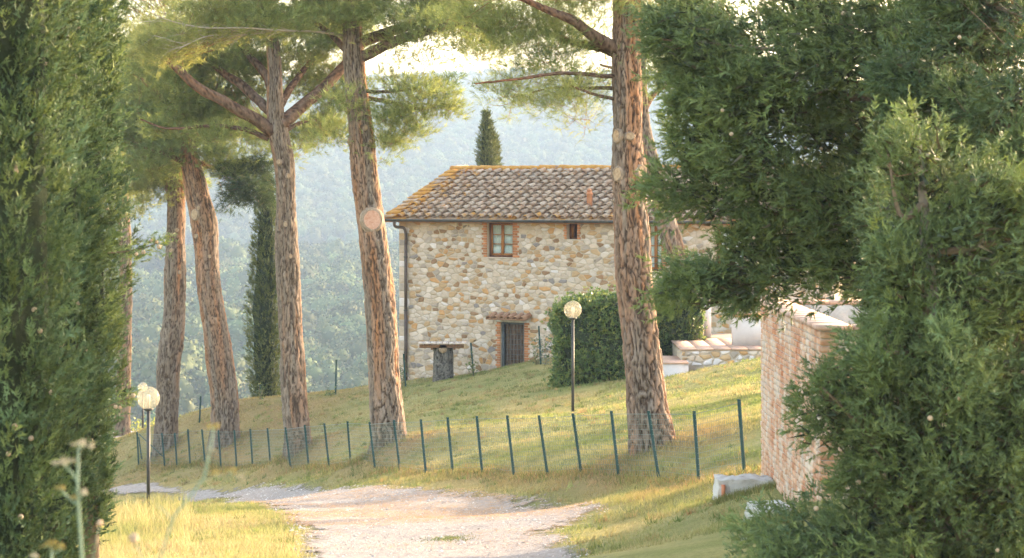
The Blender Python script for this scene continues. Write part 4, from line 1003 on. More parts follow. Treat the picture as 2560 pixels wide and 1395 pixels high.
pine("pine at the left end of the fence, with a bend halfway up its trunk", 413, 70.0,
     [(413,1118,58),(418,1000,53),(423,900,54),(429,850,57),(434,800,52),(438,700,51),(439,600,48),(440,500,44),(430,420,40),(425,340,30),(420,240,22),(415,120,12)],
     [(1,(435,455,12),(470,430,8),(520,420,5)),(-0.8,(425,400,14),(370,370,10),(310,360,5)),(0.8,(424,330,16),(380,270,10),(330,200,5))],
     [(400,420,70,40,1),(345,400,60,60,1),(430,450,70,36,.8),(320,460,50,50,.9),(350,470,56,40,.5,'y'),(380,500,40,22,.3,'y'),(470,455,40,22,.4,'y'),(380,300,90,70,.9),(330,530,36,24,.3,'y'),(380,140,110,80,.5)],
     [(423,445,8,10,0),(445,575,9,9,0),(432,625,10,9,0),(452,680,8,8,0)], 105, 84, 260)
pf = ground_at(311, 1060, y0=80)
pine("partly hidden pine trunk behind the tall left cypresses", 311, 83.0,
     [(306,1062,38),(309,960,34),(312,850,33),(314,740,31),(313,640,30),(310,560,29),(306,480,26),(300,400,22),(295,300,14),(290,180,8)],
     [(1,(305,450,10),(350,420,7),(400,410,4))], [(300,430,60,50,.8,'y'),(330,470,50,36,.5,'y'),(290,330,80,70,.6),(280,180,100,80,.4)], [(312,560,8,14,0)], 106, 36, 160)
pine("grey leaning pine trunk behind the hedge, in front of the house", 1700, 66.5,
     [(1752,905,48),(1730,800,46),(1708,700,46),(1685,620,46),(1660,540,45),(1640,470,42),(1625,390,36),(1610,320,33),(1602,240,30),(1600,140,24),(1605,0,16),(1610,-120,8)],
     [(0.8,(1606,280,18),(1640,230,12),(1700,200,6)),(-0.5,(1603,230,18),(1560,180,10),(1500,160,5)),(0,(1602,150,16),(1680,80,10),(1760,40,5))],
     [(1650,210,60,50,.5),(1700,160,60,50,.5),(1640,90,90,60,.5),(1720,60,100,60,.5),(1620,-60,150,80,.35)], [], 107, 48, 200, top_orange=-0.25)

# ------------------------------------------------------------------ cypresses
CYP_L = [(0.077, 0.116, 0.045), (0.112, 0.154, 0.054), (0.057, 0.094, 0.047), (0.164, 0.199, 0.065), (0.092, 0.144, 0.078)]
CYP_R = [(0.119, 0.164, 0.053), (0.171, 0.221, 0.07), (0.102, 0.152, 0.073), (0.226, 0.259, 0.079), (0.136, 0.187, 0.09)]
CYP_M = [(0.088, 0.11, 0.033), (0.121, 0.143, 0.044), (0.066, 0.088, 0.031), (0.154, 0.165, 0.055)]
def cones(name, P, D, parent, r0):
    cvv, cqq = lathe([(0.001, -1.0), (0.6, -0.8), (0.95, -0.3), (1.0, 0.2), (0.75, 0.72), (0.3, 0.98), (0.001, 1.05)], 8)
    cvv = cvv * (1 + 0.06 * np.sin(cvv[:, :1] * 9) * np.cos(cvv[:, 1:2] * 8)); me = raw_mesh("cone", cvv * r0, [cqq], smooth=True); me.materials.append(MATS["cone_scale"]); o0 = origin_of(parent)
    for p in P:
        o = bpy.data.objects.new(name, me); col.objects.link(o); o.parent = parent; o.location = tuple((p - o0).tolist()); o.rotation_euler = (rng.uniform(0, 3), rng.uniform(0, 3), 0); s = rng.uniform(0.75, 1.2); o.scale = (s, s, s)
def column_cypress(label, px, Y, zt, prof, n_vis, size, pal, seed, zlo=None, zhi=None, ncone=0, lobes=7, group=None, k=13, cone_r=0.017, plume=0):
    """prof: list of (z relative to camera, radius m); columnar plume made of upright sprays"""
    x0 = (px - 1280) * Y / F; g = hz(x0, Y); b = np.array([x0, Y, g]); t = empty("columnar_cypress", b, label, "tree", group)
    pz = np.array([p[0] for p in prof]) + CZ; pr = np.array([p[1] for p in prof])
    pr = pr[np.argsort(pz)]; pz = np.sort(pz)
    def radius(z, a):
        lob = fbm(np.stack([np.cos(a) * 1.3 + seed, np.sin(a) * 1.3, z * 0.22], -1), 2, seed) * 0.26 + fbm(np.stack([np.cos(a) * 3 + seed, np.sin(a) * 3, z * 0.9], -1), 3, seed + 2) * 0.16
        return np.interp(z, pz, pr) * (1 + lob)
    m = MB(); m.tube([(x0, Y, g - 0.2), (x0, Y, (g + pz[-1]) / 2), (x0, Y, pz[-1] - 0.4)], [0.09, 0.05, 0.01], 9); m.build("trunk", MATS["twig_bark"], t, smooth=True)
    # solid core that blocks see-through, interior shade put into its dark colour
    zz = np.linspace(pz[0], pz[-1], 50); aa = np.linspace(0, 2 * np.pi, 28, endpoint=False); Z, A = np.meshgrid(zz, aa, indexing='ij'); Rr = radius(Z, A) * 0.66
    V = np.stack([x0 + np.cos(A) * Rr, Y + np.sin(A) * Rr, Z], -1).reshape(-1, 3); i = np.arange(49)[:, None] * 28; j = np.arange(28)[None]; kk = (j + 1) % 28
    obj("shade_core", V, [np.stack([i + j, i + kk, i + 28 + kk, i + 28 + j], -1).reshape(-1, 4)], MATS["crown_core"], t, smooth=True)
    lo = (zlo if zlo is not None else pz[0] - CZ) + CZ; hi = (zhi if zhi is not None else pz[-1] - CZ) + CZ; parts = []
    def shell(n, z0, z1, sz, kk_, frac):
        z = rng.uniform(z0, z1, n); a = rng.uniform(0, 2 * np.pi, n); r = radius(z, a) * (frac + (1.0 - frac) * rng.random(n) ** 0.6)
        P = np.stack([x0 + np.cos(a) * r, Y + np.sin(a) * r, z], 1); out = np.stack([np.cos(a), np.sin(a), 0 * a], 1)
        D = out * rng.uniform(0.2, 0.9, (n, 1)) + np.array([0, 0, 1.0]) * rng.uniform(0.3, 1.2, (n, 1)) + runit(n) * 0.30
        parts.append(sprays(P, D, sz * rng.uniform(0.6, 1.35, n), kk_, pal)); return P
    if plume:
        npl = n_vis // plume; z = rng.uniform(lo, hi, npl); a = rng.uniform(0, 2 * np.pi, npl); r = radius(z, a) * rng.uniform(0.72, 1.0, npl)
        P0 = np.stack([x0 + np.cos(a) * r, Y + np.sin(a) * r, z], 1); out = np.stack([np.cos(a), np.sin(a), 0 * a], 1)
        dr_ = nrm(out * rng.uniform(0.15, 0.6, (npl, 1)) + np.array([0, 0, 1.0]) + runit(npl) * 0.2); ln_ = rng.uniform(0.2, 0.5, npl)
        s_ = rng.random((npl, plume)); off = rng.normal(size=(npl, plume, 3)) * (0.034 * (1.2 - s_))[..., None]
        P = (P0[:, None] + dr_[:, None] * (s_ * ln_[:, None])[..., None] + off).reshape(-1, 3)
        D = np.repeat(dr_, plume, 0) * 0.8 + np.repeat(out, plume, 0) * 0.35 + nrm(off.reshape(-1, 3)) * 0.5 + runit(len(P)) * 0.2
        V_, c_ = sprays(P, D, size * rng.uniform(0.55, 1.2, len(P)), k, pal, jit=0.1, wid=0.27); pc_ = np.clip(colour_mix(npl, pal, 0.38), 0.012, 1)
        parts.append((V_, c_ * 0.35 + 0.65 * np.repeat(np.repeat(pc_, plume, 0), 3 * k, 0)))
        shell(n_vis // 5, lo, hi, size, 8, 0.66)
    else: P = shell(n_vis, lo, hi, size, k, 0.62)
    vis_h = hi - lo; tot = pz[-1] - pz[0]
    for z0, z1 in ((pz[0], lo), (hi, pz[-1])):
        if z1 - z0 > 0.3: shell(int(n_vis * 0.22 * (z1 - z0) / vis_h) + 50, z0, z1, size * 1.9, 10, 0.7)
    tri_obj("crown", parts, MATS["cypress_leaf"], t, kind="stuff")
    if ncone:
        d = P - b; fr = (P[:, 1] < Y - 0.1); idx = rng.choice(np.nonzero(fr)[0], ncone, replace=False); Pc = P[idx].copy(); a = np.arctan2(Pc[:, 1] - Y, Pc[:, 0] - x0); r = radius(Pc[:, 2], a) * 1.04
        Pc[:, 0] = x0 + np.cos(a) * r; Pc[:, 1] = Y + np.sin(a) * r; cones("cone", Pc, None, t, cone_r)
    return t
CG = "tall cypresses at the left edge"
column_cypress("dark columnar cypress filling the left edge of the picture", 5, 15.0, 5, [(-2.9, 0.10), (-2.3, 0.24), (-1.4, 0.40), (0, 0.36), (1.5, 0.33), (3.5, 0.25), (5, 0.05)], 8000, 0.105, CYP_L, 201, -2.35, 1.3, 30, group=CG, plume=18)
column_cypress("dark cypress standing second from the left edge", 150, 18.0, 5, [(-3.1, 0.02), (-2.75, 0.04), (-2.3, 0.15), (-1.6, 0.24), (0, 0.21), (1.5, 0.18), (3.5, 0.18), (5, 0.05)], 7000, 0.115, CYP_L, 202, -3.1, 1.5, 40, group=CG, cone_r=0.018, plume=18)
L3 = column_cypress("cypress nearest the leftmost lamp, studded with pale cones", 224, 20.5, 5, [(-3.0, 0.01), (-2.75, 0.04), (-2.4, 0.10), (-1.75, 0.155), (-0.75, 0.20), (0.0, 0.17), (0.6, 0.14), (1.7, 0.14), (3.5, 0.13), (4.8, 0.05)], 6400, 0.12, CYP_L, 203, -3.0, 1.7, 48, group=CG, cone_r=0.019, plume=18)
def side_sprig(tree, rows, Y, n, ncone):
    P = resample(np.array([[*W(a, b, Y), w] for a, b, w in rows]), 14); m = MB(); m.tube(P[:, :3], P[:, 3], 6); br = m.build("side_branch", MATS["twig_bark"], tree, smooth=True)
    k = rng.integers(5, 14, n); Q = P[k, :3] + rng.normal(size=(n, 3)) * 0.045; D = np.array([0.8, 0, 0.3]) + rng.normal(size=(n, 3)) * 0.6
    tri_obj("side_spray", [sprays(Q, D, rng.uniform(0.06, 0.12, n), 10, CYP_R, wid=0.27)], MATS["cypress_leaf"], br, kind="stuff"); cones("cone", P[rng.integers(8, 14, ncone), :3] + rng.normal(size=(ncone, 3)) * 0.04 + [0, -0.06, -0.03], None, tree, 0.018)
side_sprig(L3, [(235, 634, .010), (300, 630, .007), (350, 622, .005), (400, 606, .003)], 20.3, 110, 5)
side_sprig(L3, [(250, 1024, .009), (290, 1008, .006), (325, 994, .003)], 20.2, 60, 4)
gm = ground_at(668, 986, y0=70)
column_cypress("slim columnar cypress standing behind the forked pine", 667, 77.0, 0, [(-7.2, 0.30), (-6.2, 0.42), (-5.2, 0.50), (-3.5, 0.50), (-2.0, 0.42), (-0.8, 0.30), (0.2, 0.12), (0.5, 0.03)], 3600, 0.20, CYP_M, 204, k=11)
column_cypress("narrow cypress tip rising behind the house roof", 1217, 92.0, 0, [(-9.5, 0.3), (-4, 0.42), (-0.5, 0.34), (1.0, 0.32), (2.0, 0.24), (2.7, 0.10), (3.0, 0.03)], 1800, 0.2, CYP_M, 205, zlo=-1, k=11)
column_cypress("shorter twin cypress tip beside the one behind the roof", 1238, 93.0, 0, [(-9.5, 0.25), (-4, 0.28), (-0.5, 0.22), (1.2, 0.18), (1.9, 0.08), (2.2, 0.02)], 1100, 0.18, CYP_M, 206, zlo=-1, k=11)

def spreading_cypress(label, px, Y, tips, poly, holes, n_pl, size, pal, seed, trunk_top, cone_n, lean):
    """loose Italian cypress: a trunk, boughs, and plume-like sprays filling the crown"""
    x0 = (px - 1280) * Y / F; g = hz(x0, Y); b = np.array([x0, Y, g]); t = empty("spreading_cypress", b, label, "tree", "loose cypresses at the right edge")
    top = W(px + lean, trunk_top, Y); path = resample([(x0, Y, g - 0.25, 0.14), (x0 + 0.02, Y, (g + top[2]) / 2, 0.08), (*top, 0.015)], 20); m = MB(); m.tube(path[:, :3], path[:, 3], 10); m.build("trunk", MATS["wood_grey"], t, smooth=True)
    poly = np.array(poly, float); xa, xb, ya, yb = poly[:, 0].min(), poly[:, 0].max(), poly[:, 1].min(), poly[:, 1].max()
    C_ = []
    while len(C_) < n_pl:
        p = np.array([rng.uniform(xa, xb), rng.uniform(ya, yb)])
        if not in_poly(p[:1], p[1:], poly)[0]: continue
        if any(((p[0] - h[0]) / h[2]) ** 2 + ((p[1] - h[1]) / h[3]) ** 2 < 1 for h in holes): continue
        C_.append(p)
    C_ = np.array(C_)
    # depth: a rounded crown, shallow near its outline
    dist = np.min(np.stack([np.hypot(C_[:, 0] - a[0], C_[:, 1] - a[1]) for a in np.concatenate([np.linspace(poly[i], poly[(i + 1) % len(poly)], 14) for i in range(len(poly))])]), 0)
    half = np.clip(0.25 + dist * Y / F * 0.8, 0.2, 1.05)
    dep = Y + rng.uniform(-1, 1, n_pl) * half
    P0 = np.stack([(C_[:, 0] - 1280) * Y / F, dep, CZ + (HOR - C_[:, 1]) * Y / F], 1)
    # plumes gather on flame-like shoots along the boughs, leaving dark gaps between
    ncl = n_pl // 13; cc_ = P0[:ncl].copy(); kk_ = np.concatenate([np.arange(ncl), rng.integers(0, ncl, n_pl - ncl)])
    axc = np.stack([np.interp(cc_[:, 2] - 0.3, path[:, 2], path[:, 0]), np.interp(cc_[:, 2] - 0.3, path[:, 2], path[:, 1]), cc_[:, 2] - 0.3], 1)
    shoot = nrm(cc_ - axc) * [1, 0.8, 0.6]; shoot[:, 2] += rng.uniform(-0.35, 0.75, ncl); shoot = nrm(shoot + runit(ncl) * 0.25); us = rng.uniform(-1, 1, (n_pl, 1)); sl = rng.uniform(0.16, 0.34, (ncl, 1))[kk_]
    puff = rng.normal(size=(n_pl, 3)) * 0.085 * (1.25 - us * 0.75); P0 = cc_[kk_] + shoot[kk_] * us * sl + puff; puff = nrm(puff) * 0.5 + shoot[kk_]
    ax = np.stack([np.interp(P0[:, 2] - 0.35, path[:, 2], path[:, 0]), np.interp(P0[:, 2] - 0.35, path[:, 2], path[:, 1]), P0[:, 2] - 0.35], 1)
    outd = nrm(P0 - ax); outd[:, 2] += rng.uniform(-0.25, 0.5, n_pl); outd = nrm(outd * 0.5 + runit(n_pl) * 0.25 + puff * 0.8)
    plen = rng.uniform(0.14, 0.30, n_pl); per = 18
    # each plume: sprays along a curved shoot
    s = rng.random((n_pl, per)); cur = P0[:, None] + outd[:, None] * (s * plen[:, None] - 0.1)[..., None]; cur[..., 2] += (0.10 * s * s * np.where(rng.random((n_pl, 1)) < 0.55, 1, -0.7))
    rad = 0.055 * (1.15 - s)[..., None]; off = rng.normal(size=(n_pl, per, 3)) * rad; P = (cur + off).reshape(-1, 3)
    D = np.repeat(outd, per, 0) * 0.8 + nrm(off.reshape(-1, 3)) * 0.75 + runit(len(P)) * 0.25
    pc = colour_mix(n_pl, pal, 0.20); V, c = sprays(P, D, size * rng.uniform(0.6, 1.3, len(P)), 13, pal, jit=0.10, wid=0.25)
    pc = (pc * 0.5 + 0.5 * colour_mix(ncl, pal, 0.30)[kk_]) * (0.92 + 0.22 * us); pc = np.clip(pc, 0.01, 1); c = c * 0.35 + np.repeat(np.repeat(pc, per, 0), 39, 0) * 0.65
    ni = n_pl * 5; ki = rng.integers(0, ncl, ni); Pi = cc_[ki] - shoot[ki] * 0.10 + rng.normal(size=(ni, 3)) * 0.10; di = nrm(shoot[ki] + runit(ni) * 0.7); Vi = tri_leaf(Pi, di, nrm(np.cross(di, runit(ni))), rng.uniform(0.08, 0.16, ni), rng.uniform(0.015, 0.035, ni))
    ci = np.repeat(colour_mix(ni, [(0.05, 0.065, 0.03), (0.085, 0.065, 0.035), (0.04, 0.055, 0.03)], 0.2), 3, 0)  # dark inner leaves: crown shade painted into their colour
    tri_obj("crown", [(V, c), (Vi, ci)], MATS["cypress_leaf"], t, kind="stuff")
    # boughs
    nb = 26; idx = rng.choice(n_pl, nb * 6, replace=False); main = P0[idx[:nb]]; am = ax[idx[:nb]]
    for a_, b_ in list(zip(am, main))[:nb]:
        mid = (a_ + b_) / 2 + np.array([0, 0, 0.12 * rng.normal()]); pp = resample(np.array([[*a_, 0.035], [*mid, 0.022], [*b_, 0.008]]), 10); m = MB(); m.tube(pp[:, :3], pp[:, 3], 6); m.build("branch", MATS["twig_bark"], t, smooth=True)
    A = P0[idx] - outd[idx] * 0.35; V, Q = twig_geo(A + rng.normal(size=A.shape) * 0.05, P0[idx] + outd[idx] * plen[idx][:, None] * 0.6, 0.006, 0.02, 0.1); obj("twigs", V, [Q], MATS["twig_bark"], t, kind="stuff")
    if cone_n:
        f = np.nonzero(dep < Y + 0.1)[0]; idx = rng.choice(f, cone_n, replace=False); cones("cone", P0[idx] + np.array([0, -0.1, -0.05]) + rng.normal(size=(cone_n, 3)) * 0.08, None, t, 0.017)
    return t
R1 = [(1745,-30),(1665,50),(1690,110),(1630,165),(1650,200),(1690,300),(1670,365),(1715,420),(1770,450),(1650,488),(1655,512),(1770,525),(1850,480),(1880,520),(1810,570),(1770,620),(1700,690),(1710,725),(1800,750),(1850,720),(1890,770),(1920,780),(1960,700),(2060,680),(2150,720),(2300,900),(2620,900),(2620,-30)]
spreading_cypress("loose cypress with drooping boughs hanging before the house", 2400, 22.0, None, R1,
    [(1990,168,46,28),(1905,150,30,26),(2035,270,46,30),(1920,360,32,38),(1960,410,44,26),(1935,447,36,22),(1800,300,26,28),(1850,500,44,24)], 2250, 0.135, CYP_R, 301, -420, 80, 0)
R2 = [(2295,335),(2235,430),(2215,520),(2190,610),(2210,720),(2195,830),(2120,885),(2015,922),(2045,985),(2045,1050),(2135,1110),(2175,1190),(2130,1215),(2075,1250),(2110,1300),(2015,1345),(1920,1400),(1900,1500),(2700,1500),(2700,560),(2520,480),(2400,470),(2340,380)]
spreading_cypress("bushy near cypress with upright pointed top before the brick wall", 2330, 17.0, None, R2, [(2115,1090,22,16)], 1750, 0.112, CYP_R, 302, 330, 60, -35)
# crown of the first loose cypress above the picture
R3 = [(1720,-20),(1800,-250),(2100,-500),(2400,-700),(2700,-500),(2700,-20)]
spreading_cypress("dark cypress at the far right edge behind the near one", 2680, 20.0, None, [(2300,-60),(2260,200),(2350,480),(2440,800),(2420,1300),(2480,1500),(2900,1500),(2900,-60)], [], 900, 0.15, CYP_L, 303, -380, 24, 0)

# ------------------------------------------------------------------ hedge
HEDGE = [(0.097, 0.161, 0.052), (0.141, 0.213, 0.071), (0.071, 0.122, 0.045), (0.193, 0.258, 0.084), (0.309, 0.322, 0.09)]
def hedge(label, pxa, pxb, ytop_a, ytop_b, Y, thick, n, seed, turn=0.0):
    xa, xb = (pxa - 1280) * Y / F, (pxb - 1280) * Y / F; xm = (xa + xb) / 2; g = min(hz(xa, Y), hz(xb, Y))
    t = empty("clipped_hedge", (xm, Y, g), label, "hedge", "hedges beside the terrace"); za, zb = W(0, ytop_a, Y)[2], W(0, ytop_b, Y)[2]
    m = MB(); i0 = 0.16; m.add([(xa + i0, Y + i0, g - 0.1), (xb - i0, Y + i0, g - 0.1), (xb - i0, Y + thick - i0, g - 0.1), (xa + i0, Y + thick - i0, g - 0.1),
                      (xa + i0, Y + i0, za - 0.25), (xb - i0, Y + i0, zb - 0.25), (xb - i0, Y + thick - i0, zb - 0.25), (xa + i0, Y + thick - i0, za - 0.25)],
                     Q=[(0, 1, 5, 4), (1, 2, 6, 5), (2, 3, 7, 6), (3, 0, 4, 7), (4, 5, 6, 7)]); m.build("shade_core", MATS["crown_core"], t)  # solid dark box under the leaves, inner shade as colour
    parts = []
    for face, fr in (('f', .48), ('t', .25), ('l', .13), ('r', .14)):
        k = int(n * fr); u = rng.random(k); v = rng.random(k); w = np.abs(rng.normal(size=k)) * 0.10; zt_ = za + (zb - za) * u
        if face == 'f': P = np.stack([xa + (xb - xa) * u, Y + w, g + (zt_ - g) * v], 1); D0 = np.array([0, -1, 0.25])
        elif face == 't': P = np.stack([xa + (xb - xa) * u, Y + thick * v, zt_ - w], 1); D0 = np.array([0, -0.1, 1])
        elif face == 'l': P = np.stack([xa + w, Y + thick * u, g + (za - g) * v], 1); D0 = np.array([-1, -0.1, 0.25])
        else: P = np.stack([xb - w, Y + thick * u, g + (zb - g) * v], 1); D0 = np.array([1, -0.1, 0.25])
        P += D0 * (fbm(P * 1.8 + seed, 3, seed) * 0.17 - 0.03 + 0.16 * (rng.random(k) < 0.05))[:, None]; zrel = np.clip((P[:, 2] - g) / (za - g), 0, 1); xm_ = np.abs(P[:, 0] - xm) / ((xb - xa) / 2); P[:, 2] -= 0.22 * np.clip(xm_ - 0.7, 0, 0.4) / 0.3 * smooth(0.6, 1, zrel)
        # rosette of leaves
        kk = 7; d = nrm(D0 + runit(k * kk).reshape(k, kk, 3) * 0.95).reshape(-1, 3); L = rng.uniform(0.06, 0.115, k * kk); S = nrm(np.cross(d, runit(k * kk)))
        B = np.repeat(P, kk, 0); V = leaf_tris(B, d, S, L, L * 0.30); c = np.repeat(colour_mix(k, HEDGE, .15), kk, 0); parts.append((V, np.repeat(c, 4, 0)))
    V = np.concatenate([p[0] for p in parts]); c = np.concatenate([p[1] for p in parts]); obj("foliage", V, [np.arange(len(V)).reshape(-1, 4)], MATS["hedge_leaf"], t, attrs={"col": c}, kind="stuff")
hedge("clipped evergreen hedge block behind the middle lamp post", 1386, 1610, 752, 735, 60.5, 1.6, 5200, 401)
hedge("clipped evergreen hedge block at the terrace edge, half hidden by the pine", 1585, 1758, 722, 752, 62.6, 2.2, 4200, 402)

# ------------------------------------------------------------------ terrace, plastered walls, brick enclosure
def TP(px, py, Y): return W(px, py, Y)
tz = W(1800, 862, 61)[2]                                   # terrace top
ter = empty("terrace", (W(1800, 880, 60)[0], 60.0, tz - 0.3), "low terrace with terracotta paving and rubble stone edge", "terrace")
xa, xb = W(1703, 900, 59.4)[0], W(2300, 900, 59.4)[0]
m = MB(); m.box(xa, xb, 59.4, 66.5, tz - 0.9, tz - 0.03); m.build("retaining_wall", MATS["mortar"], ter)
for i, xx in enumerate(np.arange(xa - 0.03, xb, 0.42)):
    for j, yy in enumerate(np.arange(59.36, 66.4, 0.42)):
        if xx > W(2000, 0, 60)[0] and j > 2: continue
        if j > 9: continue
        m = MB(); m.box(xx, xx + 0.405, yy, yy + 0.405, tz - 0.03 + 0.002, tz + 0.008 + r_.uniform(0, 0.004)); m.build("paving_tile", MATS["terracotta_paving"], ter)
for P in rubble(xa, xa + 2.6, tz - 0.42, tz - 0.04, 0.10, 1.6, [], 0.02, r_):
    V, T, Q = stone_geo(P, 0.025, 59.4, r_); obj("edge_stone", V, [T, Q], MATS["stone_%d" % int(r_.choice([0, 1, 2, 4, 6, 7]))], ter)
stp = empty("garden_step", W(1690, 940, 58.6), "low pale step below the terrace corner", "step")
xs0, xs1 = W(1652, 930, 58.6)[0], W(1705, 930, 58.6)[0]; sz = W(1680, 905, 58.8)[2]
m = MB(); m.box(xs0, xs1 + 0.15, 58.5, 61.0, sz - 0.7, sz - 0.03); m.build("riser", MATS["plaster_white"], stp)
for k_ in range(5):
    m = MB(); m.box(xs0 - 0.02, xs1 + 0.15, 58.47 + k_ * 0.5, 58.96 + k_ * 0.5, sz - 0.027, sz + 0.01); m.build("tread_tile", MATS["terracotta_paving"], stp)
def plaster_block(name, label, px0, px1, py0, Y, thick, cap=True, zb=None):
    x0, x1 = W(px0, 0, Y)[0], W(px1, 0, Y)[0]; zt_ = W(0, py0, Y)[2]; r = empty(name, ((x0 + x1) / 2, Y, tz), label, "wall")
    m = MB(); m.box(x0, x1, Y, Y + thick, tz + 0.009 if zb is None else zb, zt_); m.build("plaster_body", MATS["plaster_white"], r)
    if cap:
        m = MB(); m.box(x0 - 0.04, x1 + 0.04, Y - 0.04, Y + thick + 0.04, zt_ + 0.002, zt_ + 0.06); m.build("coping", MATS["terracotta"], r)
plaster_block("plaster_wall", "white plastered low wall standing on the terrace", 1832, 2010, 792, 60.6, 0.35)
plaster_block("plaster_pier", "narrow white plastered pier beside the hedge end", 1757, 1778, 760, 64.2, 1.6, False)
plaster_block("plaster_stub", "small pale stub wall behind the hedge end", 1738, 1760, 790, 62.9, 0.5, False)

# brick enclosure: left wall, front return, back return, each brick on the visible faces built
BX, BY0, BY1 = 3.19, 25.0, 31.0; BTZ = CZ - 1.43
be = empty("brick_enclosure", (BX, BY0, hz(BX, BY0)), "weathered brick enclosure wall with flat terracotta coping", "wall")
m = MB(); m.box(BX + 0.015, BX + 0.30, BY0 + 0.015, BY1 - 0.015, hz(BX, BY1) - 0.6, BTZ - 0.002); m.box(BX + 0.31, BX + 3.2, BY0 + 0.015, BY0 + 0.30, hz(BX, BY1) - 0.6, BTZ - 0.004); m.box(BX + 0.31, BX + 3.2, BY1 - 0.3, BY1 - 0.02, hz(BX, BY1) - 0.6, BTZ - 0.006)
core = m.build("mortar_core", MATS["brick_mortar"], be)
bricks_side = []; ch = 0.074; nb_parts = 0; stuffb = MB(); bo = origin_of(be)
zrow = BTZ - 0.012 - ch
row = 0
while zrow > hz(BX, BY1) - 0.35:
    y = BY0 + (0.0 if row % 2 else -0.0); first = True
    while y < BY1 - 0.02:
        L = 0.25 if not (first and row % 2) else 0.125; L = min(L, BY1 - y); first = False
        if zrow + ch > hz(BX, y + L / 2) - 0.05 and L > 0.05: bricks_side.append((y, L, zrow))
        y += L + 0.012
    zrow -= ch; row += 1
def box_brick(L, h, d, key=None):
    k = ('s', round(L, 3), round(h, 3))
    if k not in bm_brick:
        mm = MB(); b = 0.007
        V = []
        for x, s in ((0.03, 0), (-d + b, 0), (-d, b)): V += [(x, -L/2 + s, -h/2 + s), (x, L/2 - s, -h/2 + s), (x, L/2 - s, h/2 - s), (x, -L/2 + s, h/2 - s)]
        Q = [(11, 10, 9, 8)]
        for a in (0, 4):
            for i in range(4): j = (i + 1) % 4; Q.append((a + j, a + i, a + 4 + i, a + 4 + j))
        bm_brick[k] = raw_mesh("brick", np.array(V), [np.array(Q)])
    return bm_brick[k]
bricks_side.sort(key=lambda b: b[0])
hz_cache = None
for n_, (y, L, z) in enumerate(bricks_side):
    c = np.array([BX + 0.015 + r_.uniform(-0.006, 0.006), y + L / 2, z + ch / 2 - 0.004])
    if n_ < 290: link("brick", box_brick(L - 0.004, ch - 0.012, 0.016), MATS["old_brick"], core, loc=c - bo)
    else:
        me_ = box_brick(L - 0.004, ch - 0.012, 0.016); v = np.array([q.co[:] for q in me_.vertices]); f_ = np.array([p.vertices[:] for p in me_.polygons]); stuffb.add(v + c, Q=f_)
if stuffb.n: stuffb.build("far_brickwork", MATS["old_brick"], core, kind="stuff")
# front face bricks
zrow = BTZ - 0.012 - ch; row = 0; fb = MB()
while zrow > hz(BX, BY0) - 0.3:
    x = BX + 0.0
    while x < BX + 1.6:
        L = 0.25; me_ = brick_mesh(L - 0.01, ch - 0.012, 0.016, 0.007)
        if x < BX + 0.55: link("brick", me_, MATS["old_brick"], core, loc=np.array([x + L / 2 + 0.001, BY0 + 0.015 - r_.uniform(0, 0.005), zrow + ch / 2 - 0.004]) - bo)
        else:
            v = np.array([q.co[:] for q in me_.vertices]); f_ = np.array([p.vertices[:] for p in me_.polygons]); fb.add(v + np.array([x + L / 2, BY0 + 0.015, zrow + ch / 2 - 0.004]), Q=f_)
        x += L
    zrow -= ch; row += 1
fb.build("front_brickwork", MATS["old_brick"], core, kind="stuff")
for a, b in zip(np.linspace(BY0 - 0.04, BY1 + 0.03, 13)[:-1], np.linspace(BY0 - 0.04, BY1 + 0.03, 13)[1:]):
    m = MB(); m.box(BX - 0.035, BX + 0.335, a + 0.003, b - 0.003, BTZ + 0.001, BTZ + 0.045 + r_.uniform(0, 0.003)); m.build("coping_slab", MATS["terracotta_paving"], be)
for y in (BY0 - 0.04, BY1 - 0.3):
    for a in np.arange(BX + 0.345, BX + 3.1, 0.5): m = MB(); m.box(a + 0.003, a + 0.497, y, y + 0.37, BTZ + 0.001, BTZ + 0.044); m.build("coping_slab", MATS["terracotta_paving"], be)
# low brick parapet further back, with two deck chairs
pY = 47.0; px0, px1 = W(1935, 0, pY)[0], W(2090, 0, pY)[0]; pz1 = W(0, 772, pY)[2]; pz0 = hz(px0, pY)
pp = empty("brick_parapet", ((px0 + px1) / 2, pY, pz0), "low red brick parapet with coping, behind the brick enclosure", "wall")
m = MB(); m.box(px0, px1, pY, pY + 0.3, pz0 - 0.3, pz1 - 0.08); m.build("mortar_core", MATS["brick_mortar"], pp)
z = pz1 - 0.082 - 0.07; rr_ = 0
while z > pz1 - 0.75:
    x = px0 + (0.125 if rr_ % 2 else 0)
    while x < px1 - 0.2:
        link("brick", brick_mesh(0.24, 0.06, 0.015), MATS["brick"], pp, loc=np.array([x + 0.125, pY, z + 0.033]) - origin_of(pp)); x += 0.252
    z -= 0.073; rr_ += 1
for a in np.arange(px0 - 0.03, px1, 0.3): m = MB(); m.box(a + 0.003, a + 0.297, pY - 0.04, pY + 0.34, pz1 - 0.078, pz1 - 0.02); m.build("coping_brick", MATS["brick"], pp)
